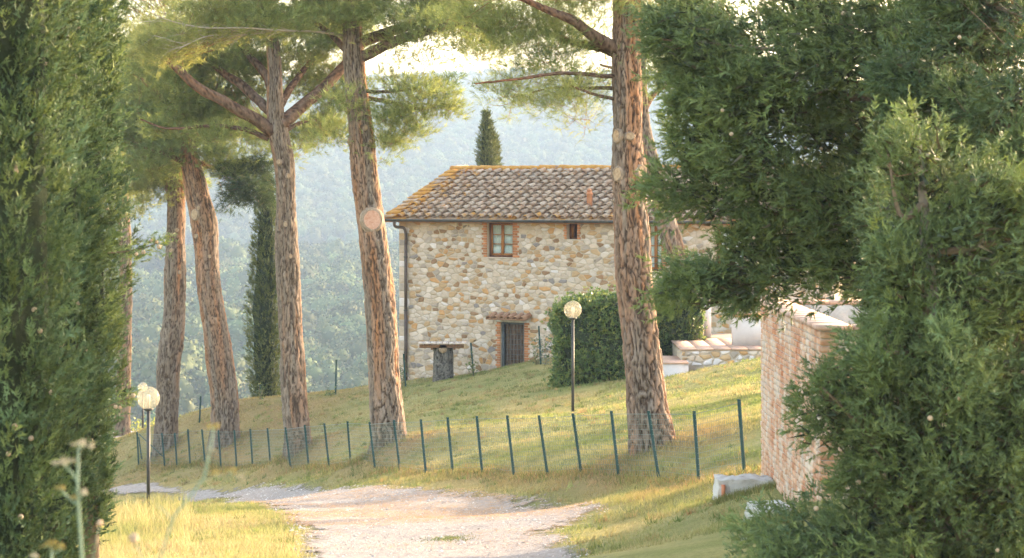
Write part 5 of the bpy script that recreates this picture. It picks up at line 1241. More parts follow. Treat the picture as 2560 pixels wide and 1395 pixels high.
def deck_chair(label, px, py, Y):
    c = W(px, py, Y); g = hz(c[0], c[1]); r = empty("deck_chair", (c[0], c[1], g), label, "chair", "deck chairs behind the parapet")
    h = max(c[2] - g, 0.5)
    A = np.array([c[0] - 0.28, c[1], g + h + 0.32]); B = np.array([c[0] + 0.42, c[1], g + h - 0.28])
    for dy in (-0.28, 0.28): m = MB(); m.tube([A + [0, dy, 0], B + [0, dy, 0]], 0.018, 6); m.build("back_rail", MATS["dark_iron"], r)
    xs = np.linspace(0, 1, 12); P = A[None] + (B - A)[None] * xs[:, None]; P[:, 2] -= 0.05 * np.sin(xs * math.pi); V = np.concatenate([P + [0, -0.25, 0.02], P + [0, 0.25, 0.02]])
    obj("fabric", V, [np.array([(i, i + 1, 13 + i, 12 + i) for i in range(11)])], MATS["plaster_white"], r, smooth=True)
    m = MB(); m.box(B[0] - 0.05, B[0] + 0.75, c[1] - 0.27, c[1] + 0.27, B[2] - 0.05, B[2] - 0.01); m.build("seat", MATS["plaster_white"], r)
    for xx, dy in ((B[0], -0.25), (B[0], 0.25), (B[0] + 0.7, -0.25), (B[0] + 0.7, 0.25)): m = MB(); m.tube([(xx, c[1] + dy, B[2] - 0.04), (xx, c[1] + dy, g - 0.05)], 0.016, 6); m.build("leg", MATS["dark_iron"], r)
deck_chair("white deck chair behind the parapet, the one further away", 1955, 742, 50.0)
deck_chair("white deck chair just behind the brick parapet coping", 1962, 758, 48.6)

# white concrete blocks beside the road
def boulder(name, label, x0, x1, y0, y1, z0, z1, seed, paint=False, rnd=0.35):
    n = 16; u = np.linspace(-1, 1, n); c = np.array([(x0 + x1) / 2, (y0 + y1) / 2, (z0 + z1) / 2]); h = np.array([(x1 - x0) / 2, (y1 - y0) / 2, (z1 - z0) / 2]); V = []; Q = []; k = 0
    for ax in range(3):
        for sg in (-1, 1):
            A, B = np.meshgrid(u, u, indexing='ij'); P = np.zeros((n, n, 3)); P[..., ax] = sg; P[..., (ax + 1) % 3] = A * sg; P[..., (ax + 2) % 3] = B
            S = P / np.linalg.norm(P, axis=-1, keepdims=True) * 1.2; P = P * (1 - rnd) + S * rnd
            V.append(P.reshape(-1, 3)); i = (np.arange(n - 1)[:, None] * n + np.arange(n - 1)[None]).ravel() + k; Q.append(np.stack([i, i + n, i + n + 1, i + 1], 1)); k += n * n
    V = np.concatenate(V) * h + c; V = V + nrm(V - c) * (fbm(V * 7 + seed, 4, seed) * 0.045)[:, None]
    r = empty(name, (c[0], c[1], z0 + 0.1), label, "block", "white blocks beside the road"); b = obj("block_body", V, [np.concatenate(Q)], MATS["concrete_white"], r, smooth=True)
    return r
g1 = ground_at(1800, 1262); Y1 = g1[1] + 0.25; a = W(1792, 1225, Y1); b = W(1935, 1225, Y1)
bl = boulder("concrete_block", "long white concrete block with red paint mark at its end, beside the brick wall", a[0], b[0], Y1, Y1 + 0.55, hz(a[0], Y1) - 0.3, W(0, 1198, Y1)[2], 5, rnd=0.22)
zc = W(0, 1212, Y1)[2]; x_c = W(1806, 0, Y1)[0]; yf = Y1 - 0.045
m = MB(); m.box(x_c - 0.012, x_c + 0.03, yf, yf + 0.1, zc - 0.17, zc); m.build("paint_mark", MATS["paint_red"], bl)
g2 = ground_at(1895, 1318); Y2 = g2[1] + 0.15; a = W(1875, 1290, Y2); b = W(1990, 1290, Y2)
boulder("concrete_block", "rounded white block lower on the bank, near the cypress foot", a[0], b[0], Y2, Y2 + 0.42, hz(a[0], Y2) - 0.25, W(0, 1266, Y2)[2], 9)
g3 = ground_at(1862, 1352); a = W(1852, 1345, g3[1]); b = W(1874, 1345, g3[1]); boulder("pale_stone", "small pale stone lying in grass below the white blocks", a[0], b[0], g3[1], g3[1] + 0.07, g3[2] - 0.04, g3[2] + 0.04, 13)

# ------------------------------------------------------------------ lamps
def lamp(label, px, py_foot, py_globe, dia_px, Y):
    R_ = dia_px / 2 * Y / F; top = W(px, py_globe, Y); x, y = top[0], Y; g = hz(x, y); r = empty("globe_lamp", (x, y, g), label, "lamp post", "globe lamp posts")
    pr = 0.032 * (Y / 48) ** 0.3
    m = MB(); m.tube([(x, y, g - 0.15), (x, y, top[2] - R_ * 1.02)], pr, 14); m.build("pole", MATS["dark_iron"], r, smooth=True)
    v, q = lathe([(pr, -R_ * 1.12), (R_ * 0.42, -R_ * 1.02), (R_ * 0.45, -R_ * 0.90), (R_ * 0.36, -R_ * 0.88), (0.0, -R_ * 0.87)], 18); obj("collar", v + top, [q], MATS["dark_iron"], r)
    th = np.linspace(-0.45 * math.pi, 0.5 * math.pi, 15); v, q = lathe([(max(R_ * math.cos(a), 0.0005), R_ * math.sin(a)) for a in th], 28); obj("globe", v + top, [q], MATS["lamp_globe"], r, smooth=True)
    v, q = lathe([(0.0, -R_ * 0.86), (R_ * 0.14, -R_ * 0.84), (R_ * 0.14, -R_ * 0.3), (R_ * 0.17, -R_ * 0.28), (R_ * 0.17, R_ * 0.22), (R_ * 0.1, R_ * 0.3), (0.0, R_ * 0.31)], 12); obj("bulb", v + top, [q], MATS["plaster_white"], r, smooth=True)
lamp("globe lamp on dark pole at the left, on grass beside the road", 371, 1270, 995, 58, 41.0)
lamp("globe lamp on dark pole on the lawn before the hedge", 1432, 1030, 774, 45, 53.6)
lamp("smallest globe lamp, half hidden behind the left one", 357, 1075, 968, 24, 88.0)

# ------------------------------------------------------------------ fences
fence = empty("wire_fence", tuple(W(FENCE[12][2], FENCE[12][3], fenceY(FENCE[12][2]))), "green steel post and wire mesh fence along the road bank", "fence")
tops, feet = [], []
for f in FENCE:
    Y = fenceY(f[2]); b = W(f[2], f[3], Y); tp_ = W(f[0], f[1], Y + 0.02); tops.append(tp_); feet.append(b)
def post(b, t_, wd, parent, name="post"):
    u = nrm(t_ - b); b = b - u * 0.2; m = MB(); w = wd / 2; P = []
    prof = [(-w, -w), (w, -w), (w, -w * 0.6), (w * 0.2, -w * 0.6), (w * 0.2, w), (-w * 0.2, w), (-w * 0.2, -w * 0.6), (-w, -w * 0.6)]
    for c in (b, t_): P += [c + np.array([p[0], p[1], 0]) for p in prof]
    n = 8; m.add(P, Q=[(i, (i + 1) % n, n + (i + 1) % n, n + i) for i in range(n)] + [(8, 9, 10, 15), (11, 12, 13, 14), (10, 11, 14, 15)])
    m.build(name, MATS["post_green"], parent)
for b, t_ in zip(feet, tops): post(b, t_, 0.047, fence)
for i in range(len(FENCE) - 1):
    m = MB(); b0, b1, t0, t1 = feet[i], feet[i + 1], tops[i] , tops[i + 1]
    t0 = b0 + (t0 - b0) * 0.95; t1 = b1 + (t1 - b1) * 0.95; rw = 0.0026
    L = np.linalg.norm(b1 - b0); nv = max(3, int(L / 0.085))
    A, B = [], []
    for k in range(nv + 1): s = k / nv; A.append(b0 + (b1 - b0) * s); B.append(t0 + (t1 - t0) * s)
    for k in range(13): s = k / 12; A.append(b0 + (t0 - b0) * s); B.append(b1 + (t1 - b1) * s)
    rs = np.array([rw] * (nv + 1) + [rw] * 12 + [rw * 1.8]); A, B = np.array(A), np.array(B); n = len(A); d = nrm(B - A); U = nrm(np.cross(d, np.array([0.1, 1, 0.05]))); Wv = np.cross(d, U)
    V = np.stack([c + (U * math.cos(a) + Wv * math.sin(a)) * rs[:, None] for c in (A, B) for a in (0, 2.094, 4.189)], 1).reshape(-1, 3); base = np.arange(n)[:, None] * 6
    Q = np.concatenate([np.concatenate([base + i_, base + (i_ + 1) % 3, base + 3 + (i_ + 1) % 3, base + 3 + i_], 1) for i_ in range(3)])
    obj("mesh_panel", V, [Q], MATS["wire_green"], fence, kind="stuff")
e0 = feet[0]; post(W(357, 1165, 70.4), W(347, 1092, 70.2), 0.04, fence, "brace"); post(W(398, 1132, 69.4), W(347, 1084, 70.0), 0.04, fence, "brace"); post(W(375, 1160, 69.2), W(378, 1130, 69.2), 0.04, fence, "brace")
# fence behind, along the crest and the house wall
back = [(502,990,499,1076,71.5),(650,962,653,1006,73.0),(841,899,839,984,73.2),(1009,884,1014,966,72.6),(1177,857,1184,938,71.4),(1347,815,1352,900,70.6)]
bf = empty("crest_fence", tuple(W(841, 984, 73.2)), "sparse green posts with wire along the lawn crest and house wall", "fence")
bt_ = []
for (x1, y1, x0, y0, Y) in back:
    b = W(x0, y0, Y); b[2] = hz(b[0], Y); t_ = W(x1, y1, Y); bt_.append((b, t_)); post(b, t_, 0.05, bf)
for (b0, t0), (b1, t1) in zip(bt_[:-1], bt_[1:]):
    A, B = [], []
    for s in (0.35, 0.65, 0.95): A.append(b0 + (t0 - b0) * s); B.append(b1 + (t1 - b1) * s)
    V, Q = twig_geo(np.array(A), np.array(B), 0.003, 0.0, 0.0); obj("wire", V, [Q], MATS["wire_green"], bf, kind="stuff")

# ------------------------------------------------------------------ small plants
SHR = [(0.08, 0.13, 0.04), (0.13, 0.17, 0.05), (0.20, 0.21, 0.06), (0.06, 0.09, 0.03)]
def shrub(name, label, px, py, Y, w, h, n, pal=SHR, lsize=0.07, group=None, cat="plant", base=None):
    x, y = (px - 1280) * Y / F, Y; g = hz(x, y); r = empty(name, (x, y, g), label, cat, group)
    A = np.tile([[x, y, g - 0.03]], (7, 1)) + rng.normal(size=(7, 3)) * [0.02, 0.02, 0]; B = A + np.stack([rng.normal(size=7) * w * 0.4, rng.normal(size=7) * w * 0.4, rng.uniform(0.5, 0.95, 7) * h], 1)
    V, Q = twig_geo(A, B, 0.008, 0, 0.08); obj("stem", V, [Q], MATS["vine_stem"], r)
    s = rng.random((n, 1)) ** 0.7; k = rng.integers(0, 7, n); P = A[k] + (B[k] - A[k]) * s + rng.normal(size=(n, 3)) * w * 0.22; P[:, 2] = np.maximum(P[:, 2], g + 0.01)
    d = nrm(runit(n) + [0, -0.2, 0.4]); S = nrm(np.cross(d, runit(n))); L = lsize * rng.uniform(0.6, 1.2, n); V = leaf_tris(P, d, S, L, L * 0.55); c = np.repeat(colour_mix(n, pal, .15), 4, 0)
    obj("leaves", V, [np.arange(len(V)).reshape(-1, 4)], MATS["hedge_leaf"], r, attrs={"col": c}, kind="stuff")
shrub("climbing_plant", "small climber on the post nearest the stump table", 1183, 935, 71.3, 0.28, 0.85, 130)
shrub("climbing_plant", "leafy climber on the post between the cellar door and hedge", 1341, 900, 70.8, 0.42, 1.0, 200)
shrub("climbing_plant", "green sapling by the downpipe at the house corner", 1005, 958, 72.8, 0.34, 0.95, 170)
shrub("climbing_plant", "small plant tied to the post beside the slim cypress", 652, 1005, 72.8, 0.2, 0.6, 80)
shrub("low_shrub", "low round tuft of shrub at the crest post foot", 826, 984, 73.0, 0.32, 0.16, 130)
shrub("wall_shrub", "grey green plant hanging on the wall left of the hedge", 1366, 905, 70.2, 0.4, 1.3, 200, [(0.12, 0.16, 0.13), (0.18, 0.22, 0.18)])
shrub("grape_vine", "sunlit yellow green vine by the far track", 345, 1068, 97.0, 0.9, 0.7, 500, [(0.30, 0.30, 0.06), (0.36, 0.34, 0.09)], 0.12, "vines beyond the track", "vine")
shrub("grape_vine", "yellow green vine directly behind the small far lamp pole", 372, 1070, 96.0, 0.9, 0.7, 500, [(0.30, 0.30, 0.06), (0.24, 0.27, 0.07)], 0.12, "vines beyond the track", "vine")
shrub("grape_vine", "yellow green vine seen beside the bent pine trunk", 396, 1072, 95.0, 0.8, 0.7, 400, [(0.28, 0.29, 0.06), (0.36, 0.34, 0.09)], 0.12, "vines beyond the track", "vine")

# wild fennel close to the lens
STEM = np.array([0.20, 0.27, 0.19])
def fennel(label, stems, heads, Y, group="wild fennel stalks close to the camera", balls=()):
    f0 = W(stems[0][0][0], stems[0][0][1], Y); g = hz(f0[0], Y); r = empty("wild_fennel", (f0[0], Y, g), label, "plant", group)
    first = True
    for s in stems:
        P = np.array([[*W(a, b, Y), w] for a, b, w in s])
        if first: P = np.concatenate([[[P[0, 0] + 0.01, Y, g - 0.03, P[0, 3] * 1.2]], P]); first = False
        P = resample(P, 18); m = MB(); m.tube(P[:, :3], P[:, 3], 7); V = m.verts(); m.build("stem", MATS["plant_stem"], r, smooth=True, attrs={"col": np.tile(STEM, (len(V), 1))})
    for (hx, hy, sz, colr) in heads:
        c = W(hx, hy, Y); sz = sz * 0.6; n = 9; e = c + np.stack([rng.normal(size=n) * sz, rng.normal(size=n) * sz, np.abs(rng.normal(size=n)) * sz * 0.6], 1); base = np.tile(c - [0, 0, sz * 0.9], (n, 1))
        V, Q = twig_geo(base, e, 0.0012, 0, 0.03); parts = [(V, None)]
        k = 12; P = np.repeat(e, k, 0) + rng.normal(size=(n * k, 3)) * sz * 0.22; d = runit(n * k); S = nrm(np.cross(d, runit(n * k))); L = np.full(n * k, 0.0045)
        lv_ = leaf_tris(P, d, S, L, L * 0.7)
        u = obj("umbel", V, [Q], MATS["plant_stem"], r, attrs={"col": np.tile(STEM * 1.3, (len(V), 1))})
        obj("florets", lv_, [np.arange(len(lv_)).reshape(-1, 4)], MATS["plant_stem"], u, attrs={"col": np.repeat(colour_mix(n * k, [colr], .2), 4, 0)}, kind="stuff")
    for (hx, hy, rpx) in balls:
        v, q = lathe([(0.001, -1), (0.6, -0.8), (1, -0.1), (0.85, 0.5), (0.4, 0.9), (0.001, 1)], 12); rr = rpx * Y / F; v = v * rr + W(hx, hy, Y); v += rng.normal(size=v.shape) * rr * 0.06
        obj("seed_head", v, [q], MATS["cone_scale"], r, smooth=True)
CRM = (0.34, 0.31, 0.23); YEL = (0.30, 0.24, 0.08)
fennel("pale blurred fennel stalk with branching flat heads against the left cypress",
       [[(205,1395,0.0038),(200,1320,0.0036),(197,1260,0.0034),(192,1200,0.003),(194,1150,0.0024),(197,1118,0.0018)],[(197,1260,0.003),(175,1248,0.0024),(158,1230,0.002),(148,1222,0.0012)],[(193,1205,0.0026),(178,1180,0.002),(160,1165,0.0016)],[(198,1250,0.002),(206,1238,0.0014)]],
       [(205,1112,0.016,CRM),(228,1118,0.010,CRM),(160,1158,0.014,CRM),(140,1160,0.008,CRM),(150,1222,0.008,YEL),(212,1232,0.010,CRM),(186,1244,0.006,YEL)], 5.0)
fennel("blurred fennel stem leaning across the grass below the fence",
       [[(400,1395,0.0018),(425,1305,0.0020),(470,1255,0.0024),(505,1210,0.0028),(520,1160,0.0026),(530,1100,0.002),(534,1075,0.0016)],[(430,1300,0.0014),(408,1275,0.0012),(390,1262,0.001)]],
       [(534,1070,0.009,YEL),(540,1185,0.007,YEL),(575,1180,0.008,YEL),(604,1195,0.007,CRM),(528,1128,0.006,CRM)], 4.6)
fennel("round brown seed head on a thin stalk above the yellow grass", [[(360,1395,0.0012),(348,1365,0.0012),(336,1350,0.001)]], [], 5.0, balls=((335,1346,13),))
fennel("short fennel sprig with yellow heads at the foot of the left cypress", [[(128,1395,0.0026),(127,1380,0.002),(128,1368,0.0014)],[(127,1385,0.0018),(140,1382,0.0012),(150,1376,0.001)]], [(118,1364,0.008,YEL),(132,1358,0.006,YEL),(150,1370,0.008,YEL),(84,1392,0.008,CRM)], 5.2)
fennel("small reddish seed head beside the grass edge", [[(232,1395,0.0010),(240,1340,0.001),(249,1312,0.0008)]], [], 5.4, balls=((250,1308,8),))

# ------------------------------------------------------------------ grass
GR = np.array([(0.15, 0.19, 0.055), (0.22, 0.245, 0.08), (0.30, 0.29, 0.115), (0.38, 0.34, 0.155)]); DRYC = np.array([(0.38, 0.30, 0.15), (0.47, 0.38, 0.21), (0.33, 0.29, 0.14)]); LITC = np.array([(0.30, 0.15, 0.07), (0.38, 0.22, 0.11)])
def blades(px_rng, py_rng, n, hmin, hmax, wd, seed, lean=0.5, mask=None):
    """scatter over the part of the ground seen in a picture region"""
    gyv = np.linspace(10, 92, 700); px = rng.uniform(*px_rng, n * 2)
    # even scatter by ground area: pick x,y in a wedge, keep the ones on the lawn
    Y = np.sqrt(rng.uniform(py_rng[0] ** 2, py_rng[1] ** 2, n * 2)); X = (px - 1280) * Y / F
    ok = ~in_poly(X + rng.normal(size=X.shape) * 0.13, Y + rng.normal(size=X.shape) * 0.3, road_poly)
    ok &= ~((X > BX - 0.05) & (X < BX + 3.3) & (Y > BY0 - 0.05) & (Y < BY1 + 0.05))
    lx = (X - HX0) * ct - (Y - HY0) * stn; ly = (X - HX0) * stn + (Y - HY0) * ct; ok &= ~((lx > -0.02) & (ly > -0.02) & (ly < 8))
    ok &= ~((X > xa - 0.1) & (Y > 59.3)) & ~((X > xs0 - 0.05) & (Y > 58.4))
    X, Y = X[ok][:n], Y[ok][:n]; n = len(X); Z = height(X, Y)
    clump = fbm(np.stack([X * 1.5, Y * 1.1, X * 0], -1), 3, seed)
    h = rng.uniform(hmin, hmax, n) * (1 + 0.8 * np.clip(clump, -0.9, 1.2))
    d = nrm(np.stack([rng.normal(size=n) * lean, rng.normal(size=n) * lean, np.ones(n)], 1)); S = nrm(np.stack([rng.normal(size=n) + 0.01, rng.normal(size=n) * 0.4, np.zeros(n)], 1))
    V = tri_leaf(np.stack([X, Y, Z - 0.005], 1), d, S, h, np.full(n, wd) * rng.uniform(0.7, 1.3, n))
    dr = dry_amt(X, Y)[:, None]; li = litter_amt(X, Y)[:, None]; t = np.clip(0.5 + 0.55 * fbm(np.stack([X * 0.35, Y * 0.9, X * 0], -1), 4, 77) + rng.normal(size=n) * 0.15, 0, 0.999); gi = t * 3
    i0 = gi.astype(int); fr = (gi - i0)[:, None]; g = GR[i0] * (1 - fr) + GR[i0 + 1] * fr
    c = g * (1 - dr) + DRYC[rng.integers(0, 3, n)] * dr; c = c * (1 - li * 0.8) + LITC[rng.integers(0, 2, n)] * li * 0.8; c = c * rng.uniform(0.85, 1.15, (n, 1))
    return V, np.repeat(c, 3, 0)
gp = [blades((150, 2100), (24, 47), 95000, 0.03, 0.085, 0.012, 1), blades((-100, 800), (26, 44), 70000, 0.025, 0.10, 0.010, 2, 0.8), blades((150, 480), (30, 42), 3500, 0.12, 0.30, 0.009, 4, 0.35), blades((250, 2000), (40, 80), 110000, 0.02, 0.065, 0.024, 3, 0.7)]
# longer tussocks along the fence foot
fs = rng.random(9000) * (len(feet) - 1); k = fs.astype(int); u = (fs - k)[:, None]; FB = np.array(feet); P = FB[k] * (1 - u) + FB[np.minimum(k + 1, len(feet) - 1)] * u; P[:, 0] += rng.normal(size=9000) * 0.15; P[:, 1] += rng.normal(size=9000) * 0.28 - 0.1; P[:, 2] = height(P[:, 0], P[:, 1])
n = len(P); h = rng.uniform(0.06, 0.2, n) * (0.7 + 0.6 * np.clip(vnoise(P * 1.1, 5), -0.8, 1)); d = nrm(np.stack([rng.normal(size=n) * .5, rng.normal(size=n) * .5, np.ones(n)], 1)); S = nrm(np.stack([rng.normal(size=n) + .01, rng.normal(size=n) * .4, np.zeros(n)], 1))
gp.append((tri_leaf(P, d, S, h, np.full(n, 0.014)), np.repeat(colour_mix(n, [(0.17, 0.18, 0.06), (0.28, 0.23, 0.09), (0.34, 0.20, 0.10), (0.12, 0.14, 0.045)], .15), 3, 0)))
for (p_, Yp) in PINES.values():
    n = 900; a_ = rng.uniform(0, 6.28, n); rr_ = 0.36 + np.abs(rng.normal(size=n)) * 0.22; X = (p_ - 1280) * Yp / F + np.cos(a_) * rr_; Y = Yp + np.sin(a_) * rr_; d = nrm(np.stack([rng.normal(size=n) * .5, rng.normal(size=n) * .5, np.ones(n)], 1)); S = nrm(np.stack([rng.normal(size=n) + .01, rng.normal(size=n) * .4, np.zeros(n)], 1))
    gp.append((tri_leaf(np.stack([X, Y, height(X, Y)], 1), d, S, rng.uniform(0.05, 0.16, n), np.full(n, 0.013)), np.repeat(colour_mix(n, [(0.36, 0.24, 0.12), (0.30, 0.26, 0.11), (0.18, 0.20, 0.07)], .2), 3, 0)))
for (xA, xB, yA) in ((W(1792, 0, Y1)[0], W(1935, 0, Y1)[0], Y1), (W(1875, 0, Y2)[0], W(1990, 0, Y2)[0], Y2)):
    n = 1500; X = rng.uniform(xA - 0.06, xB + 0.06, n); Y = yA - 0.06 - np.abs(rng.normal(size=n)) * 0.08; d = nrm(np.stack([rng.normal(size=n) * .4, rng.normal(size=n) * .4, np.ones(n)], 1)); S = nrm(np.stack([rng.normal(size=n) + .01, rng.normal(size=n) * .4, np.zeros(n)], 1))
    gp.append((tri_leaf(np.stack([X, Y, height(X, Y)], 1), d, S, rng.uniform(0.04, 0.13, n), np.full(n, 0.009)), np.repeat(colour_mix(n, [(0.30, 0.26, 0.11), (0.18, 0.21, 0.07), (0.24, 0.24, 0.09)], .2), 3, 0)))
tc = 2600; px_ = rng.uniform(300, 2000, tc); Yc = np.sqrt(rng.uniform(26 ** 2, 72 ** 2, tc)); Xc = (px_ - 1280) * Yc / F; kk = ~in_poly(Xc, Yc, road_poly) & ~((Xc > BX - 0.1) & (Yc > BY0 - 0.1) & (Yc < BY1 + 0.1)) & ~((Xc > xs0 - 0.2) & (Yc > 58)); Xc, Yc = Xc[kk], Yc[kk]; tc = len(Xc); nb_ = 16; X = np.repeat(Xc, nb_) + rng.normal(size=tc * nb_) * 0.05; Y = np.repeat(Yc, nb_) + rng.normal(size=tc * nb_) * 0.05; n = len(X)
d = nrm(np.stack([rng.normal(size=n) * .5, rng.normal(size=n) * .5, np.ones(n)], 1)); S = nrm(np.stack([rng.normal(size=n) + .01, rng.normal(size=n) * .4, np.zeros(n)], 1)); tcol = colour_mix(tc, [(0.17, 0.21, 0.07), (0.32, 0.28, 0.12), (0.12, 0.16, 0.05), (0.36, 0.24, 0.12)], .2)
gp.append((tri_leaf(np.stack([X, Y, height(X, Y)], 1), d, S, rng.uniform(0.05, 0.12, n), np.full(n, 0.013)), np.repeat(np.repeat(tcol, nb_, 0), 3, 0)))
V = np.concatenate([p[0] for p in gp]); c = np.concatenate([p[1] for p in gp])
tag(obj("grass", V, [np.arange(len(V)).reshape(-1, 3)], MATS["grass_blade"], attrs={"col": c}), "short mown and dry grass covering the lawn and road verges", "grass", kind="stuff")
n = 26000; X = rng.uniform(-9, 3, n); Y = rng.uniform(24, 56, n); k = in_poly(X, Y, road_poly) & (rng.random(n) < np.clip(34 / Y, 0, 1)); X, Y = X[k], Y[k]; n = len(X); r = rng.uniform(0.006, 0.02, n) * (1 + 1.2 * (rng.random(n) < 0.04))
ov = np.array([(1, 0, 0), (0, 1, 0), (-1, 0, 0), (0, -1, 0), (0.1, 0.1, 0.7)]); th_ = rng.uniform(0, 6.28, n); V = ov[None] * r[:, None, None] * rng.uniform(0.6, 1.4, (n, 5, 1)); c_, s_ = np.cos(th_)[:, None], np.sin(th_)[:, None]
V = np.stack([V[..., 0] * c_ - V[..., 1] * s_, V[..., 0] * s_ + V[..., 1] * c_, V[..., 2]], -1) + np.stack([X, Y, height(X, Y) + 0.022], 1)[:, None]
ft = np.array([(0, 1, 4), (1, 2, 4), (2, 3, 4), (3, 0, 4)]); T_ = (np.arange(n)[:, None, None] * 5 + ft[None]).reshape(-1, 3)
tag(obj("gravel", V.reshape(-1, 3), [T_], MATS["plant_stem"], attrs={"col": np.repeat(colour_mix(n, [(0.5, 0.44, 0.39), (0.34, 0.29, 0.25), (0.62, 0.57, 0.52)], .15), 5, 0)}), "loose pale stones scattered over the farm road", "gravel", kind="stuff")
n = 60000; X = rng.uniform(-9, 3.2, n); Y = rng.normal(size=n) * 5 + 38.5; pn = fbm(np.stack([X * 0.8, Y * 0.9, X * 0], -1), 3, 99); k = (Y > 29) & (pn > 0.05 - 0.3 * rng.random(n)) & in_poly(X, Y, road_poly); X, Y = X[k], Y[k]; n = len(X); th_ = rng.uniform(0, 6.28, n)
d = np.stack([np.cos(th_), np.sin(th_), rng.normal(size=n) * 0.08], 1); P = np.stack([X, Y, height(X, Y) + 0.034], 1)
tag(obj("pine_needle_litter", tri_leaf(P, d, nrm(np.cross(d, [0, 0, 1.0])), rng.uniform(0.08, 0.14, n), np.full(n, 0.009)), [np.arange(n * 3).reshape(-1, 3)], MATS["plant_stem"], attrs={"col": np.repeat(colour_mix(n, [(0.50, 0.26, 0.10), (0.42, 0.20, 0.08), (0.58, 0.36, 0.17)], .12), 3, 0)}), "fallen orange pine needles drifted over the gravel", "needles", kind="stuff")
# patch of weeds growing in the gravel
pc = ground_at(1120, 1352); n = 900; X = pc[0] + rng.normal(size=n) * 0.16; Y = pc[1] + rng.normal(size=n) * 0.22; P = np.stack([X, Y, height(X, Y) + 0.015], 1)
d = nrm(np.stack([rng.normal(size=n) * .9, rng.normal(size=n) * .9, np.ones(n)], 1)); S = nrm(np.cross(d, runit(n)))
tag(obj("weeds", tri_leaf(P, d, S, rng.uniform(0.02, 0.05, n), np.full(n, 0.012)), [np.arange(n * 3).reshape(-1, 3)], MATS["grass_blade"], attrs={"col": np.repeat(colour_mix(n, [(0.10, 0.13, 0.05), (0.15, 0.17, 0.07)]), 3, 0)}), "flat green weeds growing in the gravel road", "weeds", kind="stuff")

# ------------------------------------------------------------------ far woods (one mass) on the valley side and the hill
def forest_leaf():
    m, n, l, b = nodes_of("forest_leaf")
    a = n.new("ShaderNodeAttribute"); a.attribute_name = 'col'; oi = n.new("ShaderNodeObjectInfo")
    hs = n.new("ShaderNodeHueSaturation"); mr = n.new("ShaderNodeMapRange"); mr.inputs[3].default_value = 0.62; mr.inputs[4].default_value = 1.3; l.new(oi.outputs['Random'], mr.inputs[0]); l.new(mr.outputs[0], hs.inputs['Value'])
    mh = n.new("ShaderNodeMapRange"); mh.inputs[3].default_value = 0.47; mh.inputs[4].default_value = 0.53; l.new(oi.outputs['Random'], mh.inputs[0]); l.new(mh.outputs[0], hs.inputs['Hue'])
    l.new(a.outputs['Color'], hs.inputs['Color']); l.new(hs.outputs[0], b.inputs['Base Color']); b.inputs['Roughness'].default_value = 0.8; b.inputs['Specular IOR Level'].default_value = 0.1
forest_leaf()
FOR = [(0.081, 0.103, 0.034), (0.127, 0.149, 0.057), (0.172, 0.184, 0.075), (0.057, 0.081, 0.029)]
srcs = []
for v_ in range(4):
    nb = 9; bc = nrm(rng.normal(size=(nb, 3))) * np.array([0.42, 0.42, 0.30]) * rng.random((nb, 1)) ** 0.5; bc[:, 2] += 0.62 + 0.1 * v_ * (v_ % 2); br = rng.uniform(0.17, 0.32, nb); n = 1100
    k = rng.integers(0, nb, n); u = runit(n); P = bc[k] + u * (br[k] * rng.uniform(0.8, 1.05, n))[:, None]; P[:, 2] = np.maximum(P[:, 2], 0.06)
    d = nrm(np.cross(u, runit(n)) + u * 0.5 + runit(n) * 0.25); S = nrm(np.cross(d, u)); L = rng.uniform(0.05, 0.10, n); V = leaf_tris(P, d, S, L, L * 0.75)
    # shade filling bodies
    mm = MB(); mm.add(V, Q=np.arange(len(V)).reshape(-1, 4))
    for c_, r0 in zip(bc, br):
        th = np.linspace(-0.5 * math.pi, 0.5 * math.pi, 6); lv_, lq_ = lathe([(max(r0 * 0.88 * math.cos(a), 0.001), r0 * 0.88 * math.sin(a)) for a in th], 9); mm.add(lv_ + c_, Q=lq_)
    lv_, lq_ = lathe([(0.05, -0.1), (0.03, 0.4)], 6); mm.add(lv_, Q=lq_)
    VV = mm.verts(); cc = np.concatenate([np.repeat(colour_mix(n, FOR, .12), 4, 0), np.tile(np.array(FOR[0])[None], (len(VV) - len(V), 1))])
    me = raw_mesh("wood_crown", VV, mm.faces(), attrs={"col": cc}); me.materials.append(MATS["forest_leaf"]); srcs.append(bpy.data.objects.new("wood_crown", me))
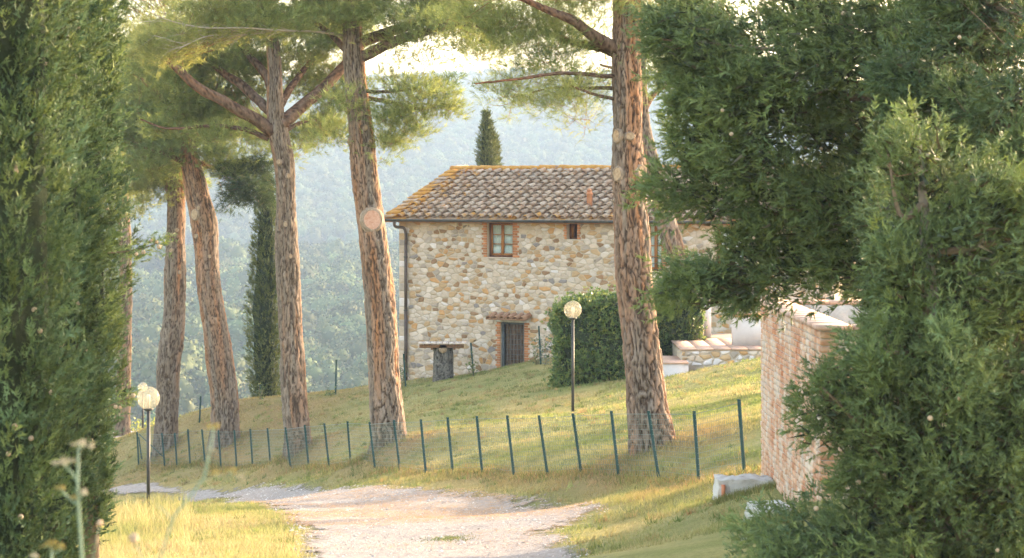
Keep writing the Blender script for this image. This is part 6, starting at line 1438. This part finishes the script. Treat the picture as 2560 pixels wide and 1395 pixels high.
def forest(name, label, pts, sc):
    me = bpy.data.meshes.new(name); me.vertices.add(len(pts)); me.vertices.foreach_set("co", np.ascontiguousarray(pts, np.float32).ravel())
    a = me.attributes.new("scl", 'FLOAT', 'POINT'); a.data.foreach_set("value", sc.astype(np.float32))
    o = bpy.data.objects.new(name, me); col.objects.link(o); tag(o, label, "wood", kind="stuff")
    ng = bpy.data.node_groups.new(name, 'GeometryNodeTree'); ng.interface.new_socket("Geometry", in_out='INPUT', socket_type='NodeSocketGeometry'); ng.interface.new_socket("Geometry", in_out='OUTPUT', socket_type='NodeSocketGeometry')
    N = ng.nodes; L = ng.links; gi = N.new("NodeGroupInput"); go = N.new("NodeGroupOutput"); ip = N.new("GeometryNodeInstanceOnPoints"); jn = N.new("GeometryNodeJoinGeometry")
    for s in srcs:
        oi = N.new("GeometryNodeObjectInfo"); oi.inputs['Object'].default_value = s; oi.inputs['As Instance'].default_value = True; L.new(oi.outputs['Geometry'], jn.inputs[0])
    at = N.new("GeometryNodeInputNamedAttribute"); at.data_type = 'FLOAT'; at.inputs[0].default_value = "scl"
    rv = N.new("FunctionNodeRandomValue"); rv.data_type = 'FLOAT_VECTOR'; rv.inputs[0].default_value = (0, 0, 0); rv.inputs[1].default_value = (0.15, 0.15, 6.28)
    L.new(gi.outputs[0], ip.inputs['Points']); L.new(jn.outputs[0], ip.inputs['Instance']); ip.inputs['Pick Instance'].default_value = True
    L.new(at.outputs[0], ip.inputs['Scale']); L.new(rv.outputs[0], ip.inputs['Rotation']); L.new(ip.outputs[0], go.inputs[0])
    md = o.modifiers.new("scatter", 'NODES'); md.node_group = ng
    return o
def scatter(y0, y1, step, k=0.33):
    pts = []
    y = y0
    while y < y1:
        half = y * 0.36 + 60; n = int(2 * half / step); x = np.linspace(-half, half, n) + rng.normal(size=n) * step * k; pts.append(np.stack([x, y + rng.normal(size=n) * step * k], 1)); y += step * 0.9
    P = np.concatenate(pts); return P
P = scatter(330, 1010, 6.4); keep = (fbm(np.stack([P[:, 0] / 60, P[:, 1] / 60, P[:, 0] * 0], -1), 2, 81) > -0.75); P = P[keep]
forest("valley_wood", "green mixed woodland on the near side of the valley", np.stack([P[:, 0], P[:, 1], height(P[:, 0], P[:, 1])], 1), rng.uniform(8, 13.5, len(P)) * (1 + 0.25 * vnoise(np.stack([P[:, 0] / 40, P[:, 1] / 40, P[:, 0] * 0], -1), 4)))
P = scatter(1300, 2760, 9.2); keep = (fbm(np.stack([P[:, 0] / 90, P[:, 1] / 90, P[:, 0] * 0], -1), 2, 82) > -0.8); P = P[keep]
forest("hill_wood", "pale hazy woodland covering the far hill", np.stack([P[:, 0], P[:, 1], height(P[:, 0], P[:, 1])], 1), rng.uniform(9, 15, len(P)))
P = scatter(1015, 1290, 16); keep = (fbm(np.stack([P[:, 0] / 40, P[:, 1] / 40, P[:, 0] * 0], -1), 2, 83) > 0.25); P = P[keep]
forest("valley_scrub", "scattered trees between fields at the hill foot", np.stack([P[:, 0], P[:, 1], height(P[:, 0], P[:, 1])], 1), rng.uniform(5, 9, len(P)))

# ------------------------------------------------------------------ haze: one closed box of thin even air
hm = bpy.data.materials.new("haze_air"); hm.use_nodes = True; hn = hm.node_tree.nodes; hl = hm.node_tree.links; hn.remove(hn["Principled BSDF"])
pv = hn.new("ShaderNodeVolumePrincipled"); pv.inputs['Color'].default_value = (0.37, 0.485, 0.665, 1); pv.inputs['Density'].default_value = 0.00037; pv.inputs['Anisotropy'].default_value = 0.0
hl.new(pv.outputs[0], hn["Material Output"].inputs['Volume'])
m = MB(); m.box(-1900, 1900, -150, 5200, CZ - 75, CZ + 150); tag(m.build("haze", hm), "pale blue haze filling the valley air", "haze", kind="stuff")
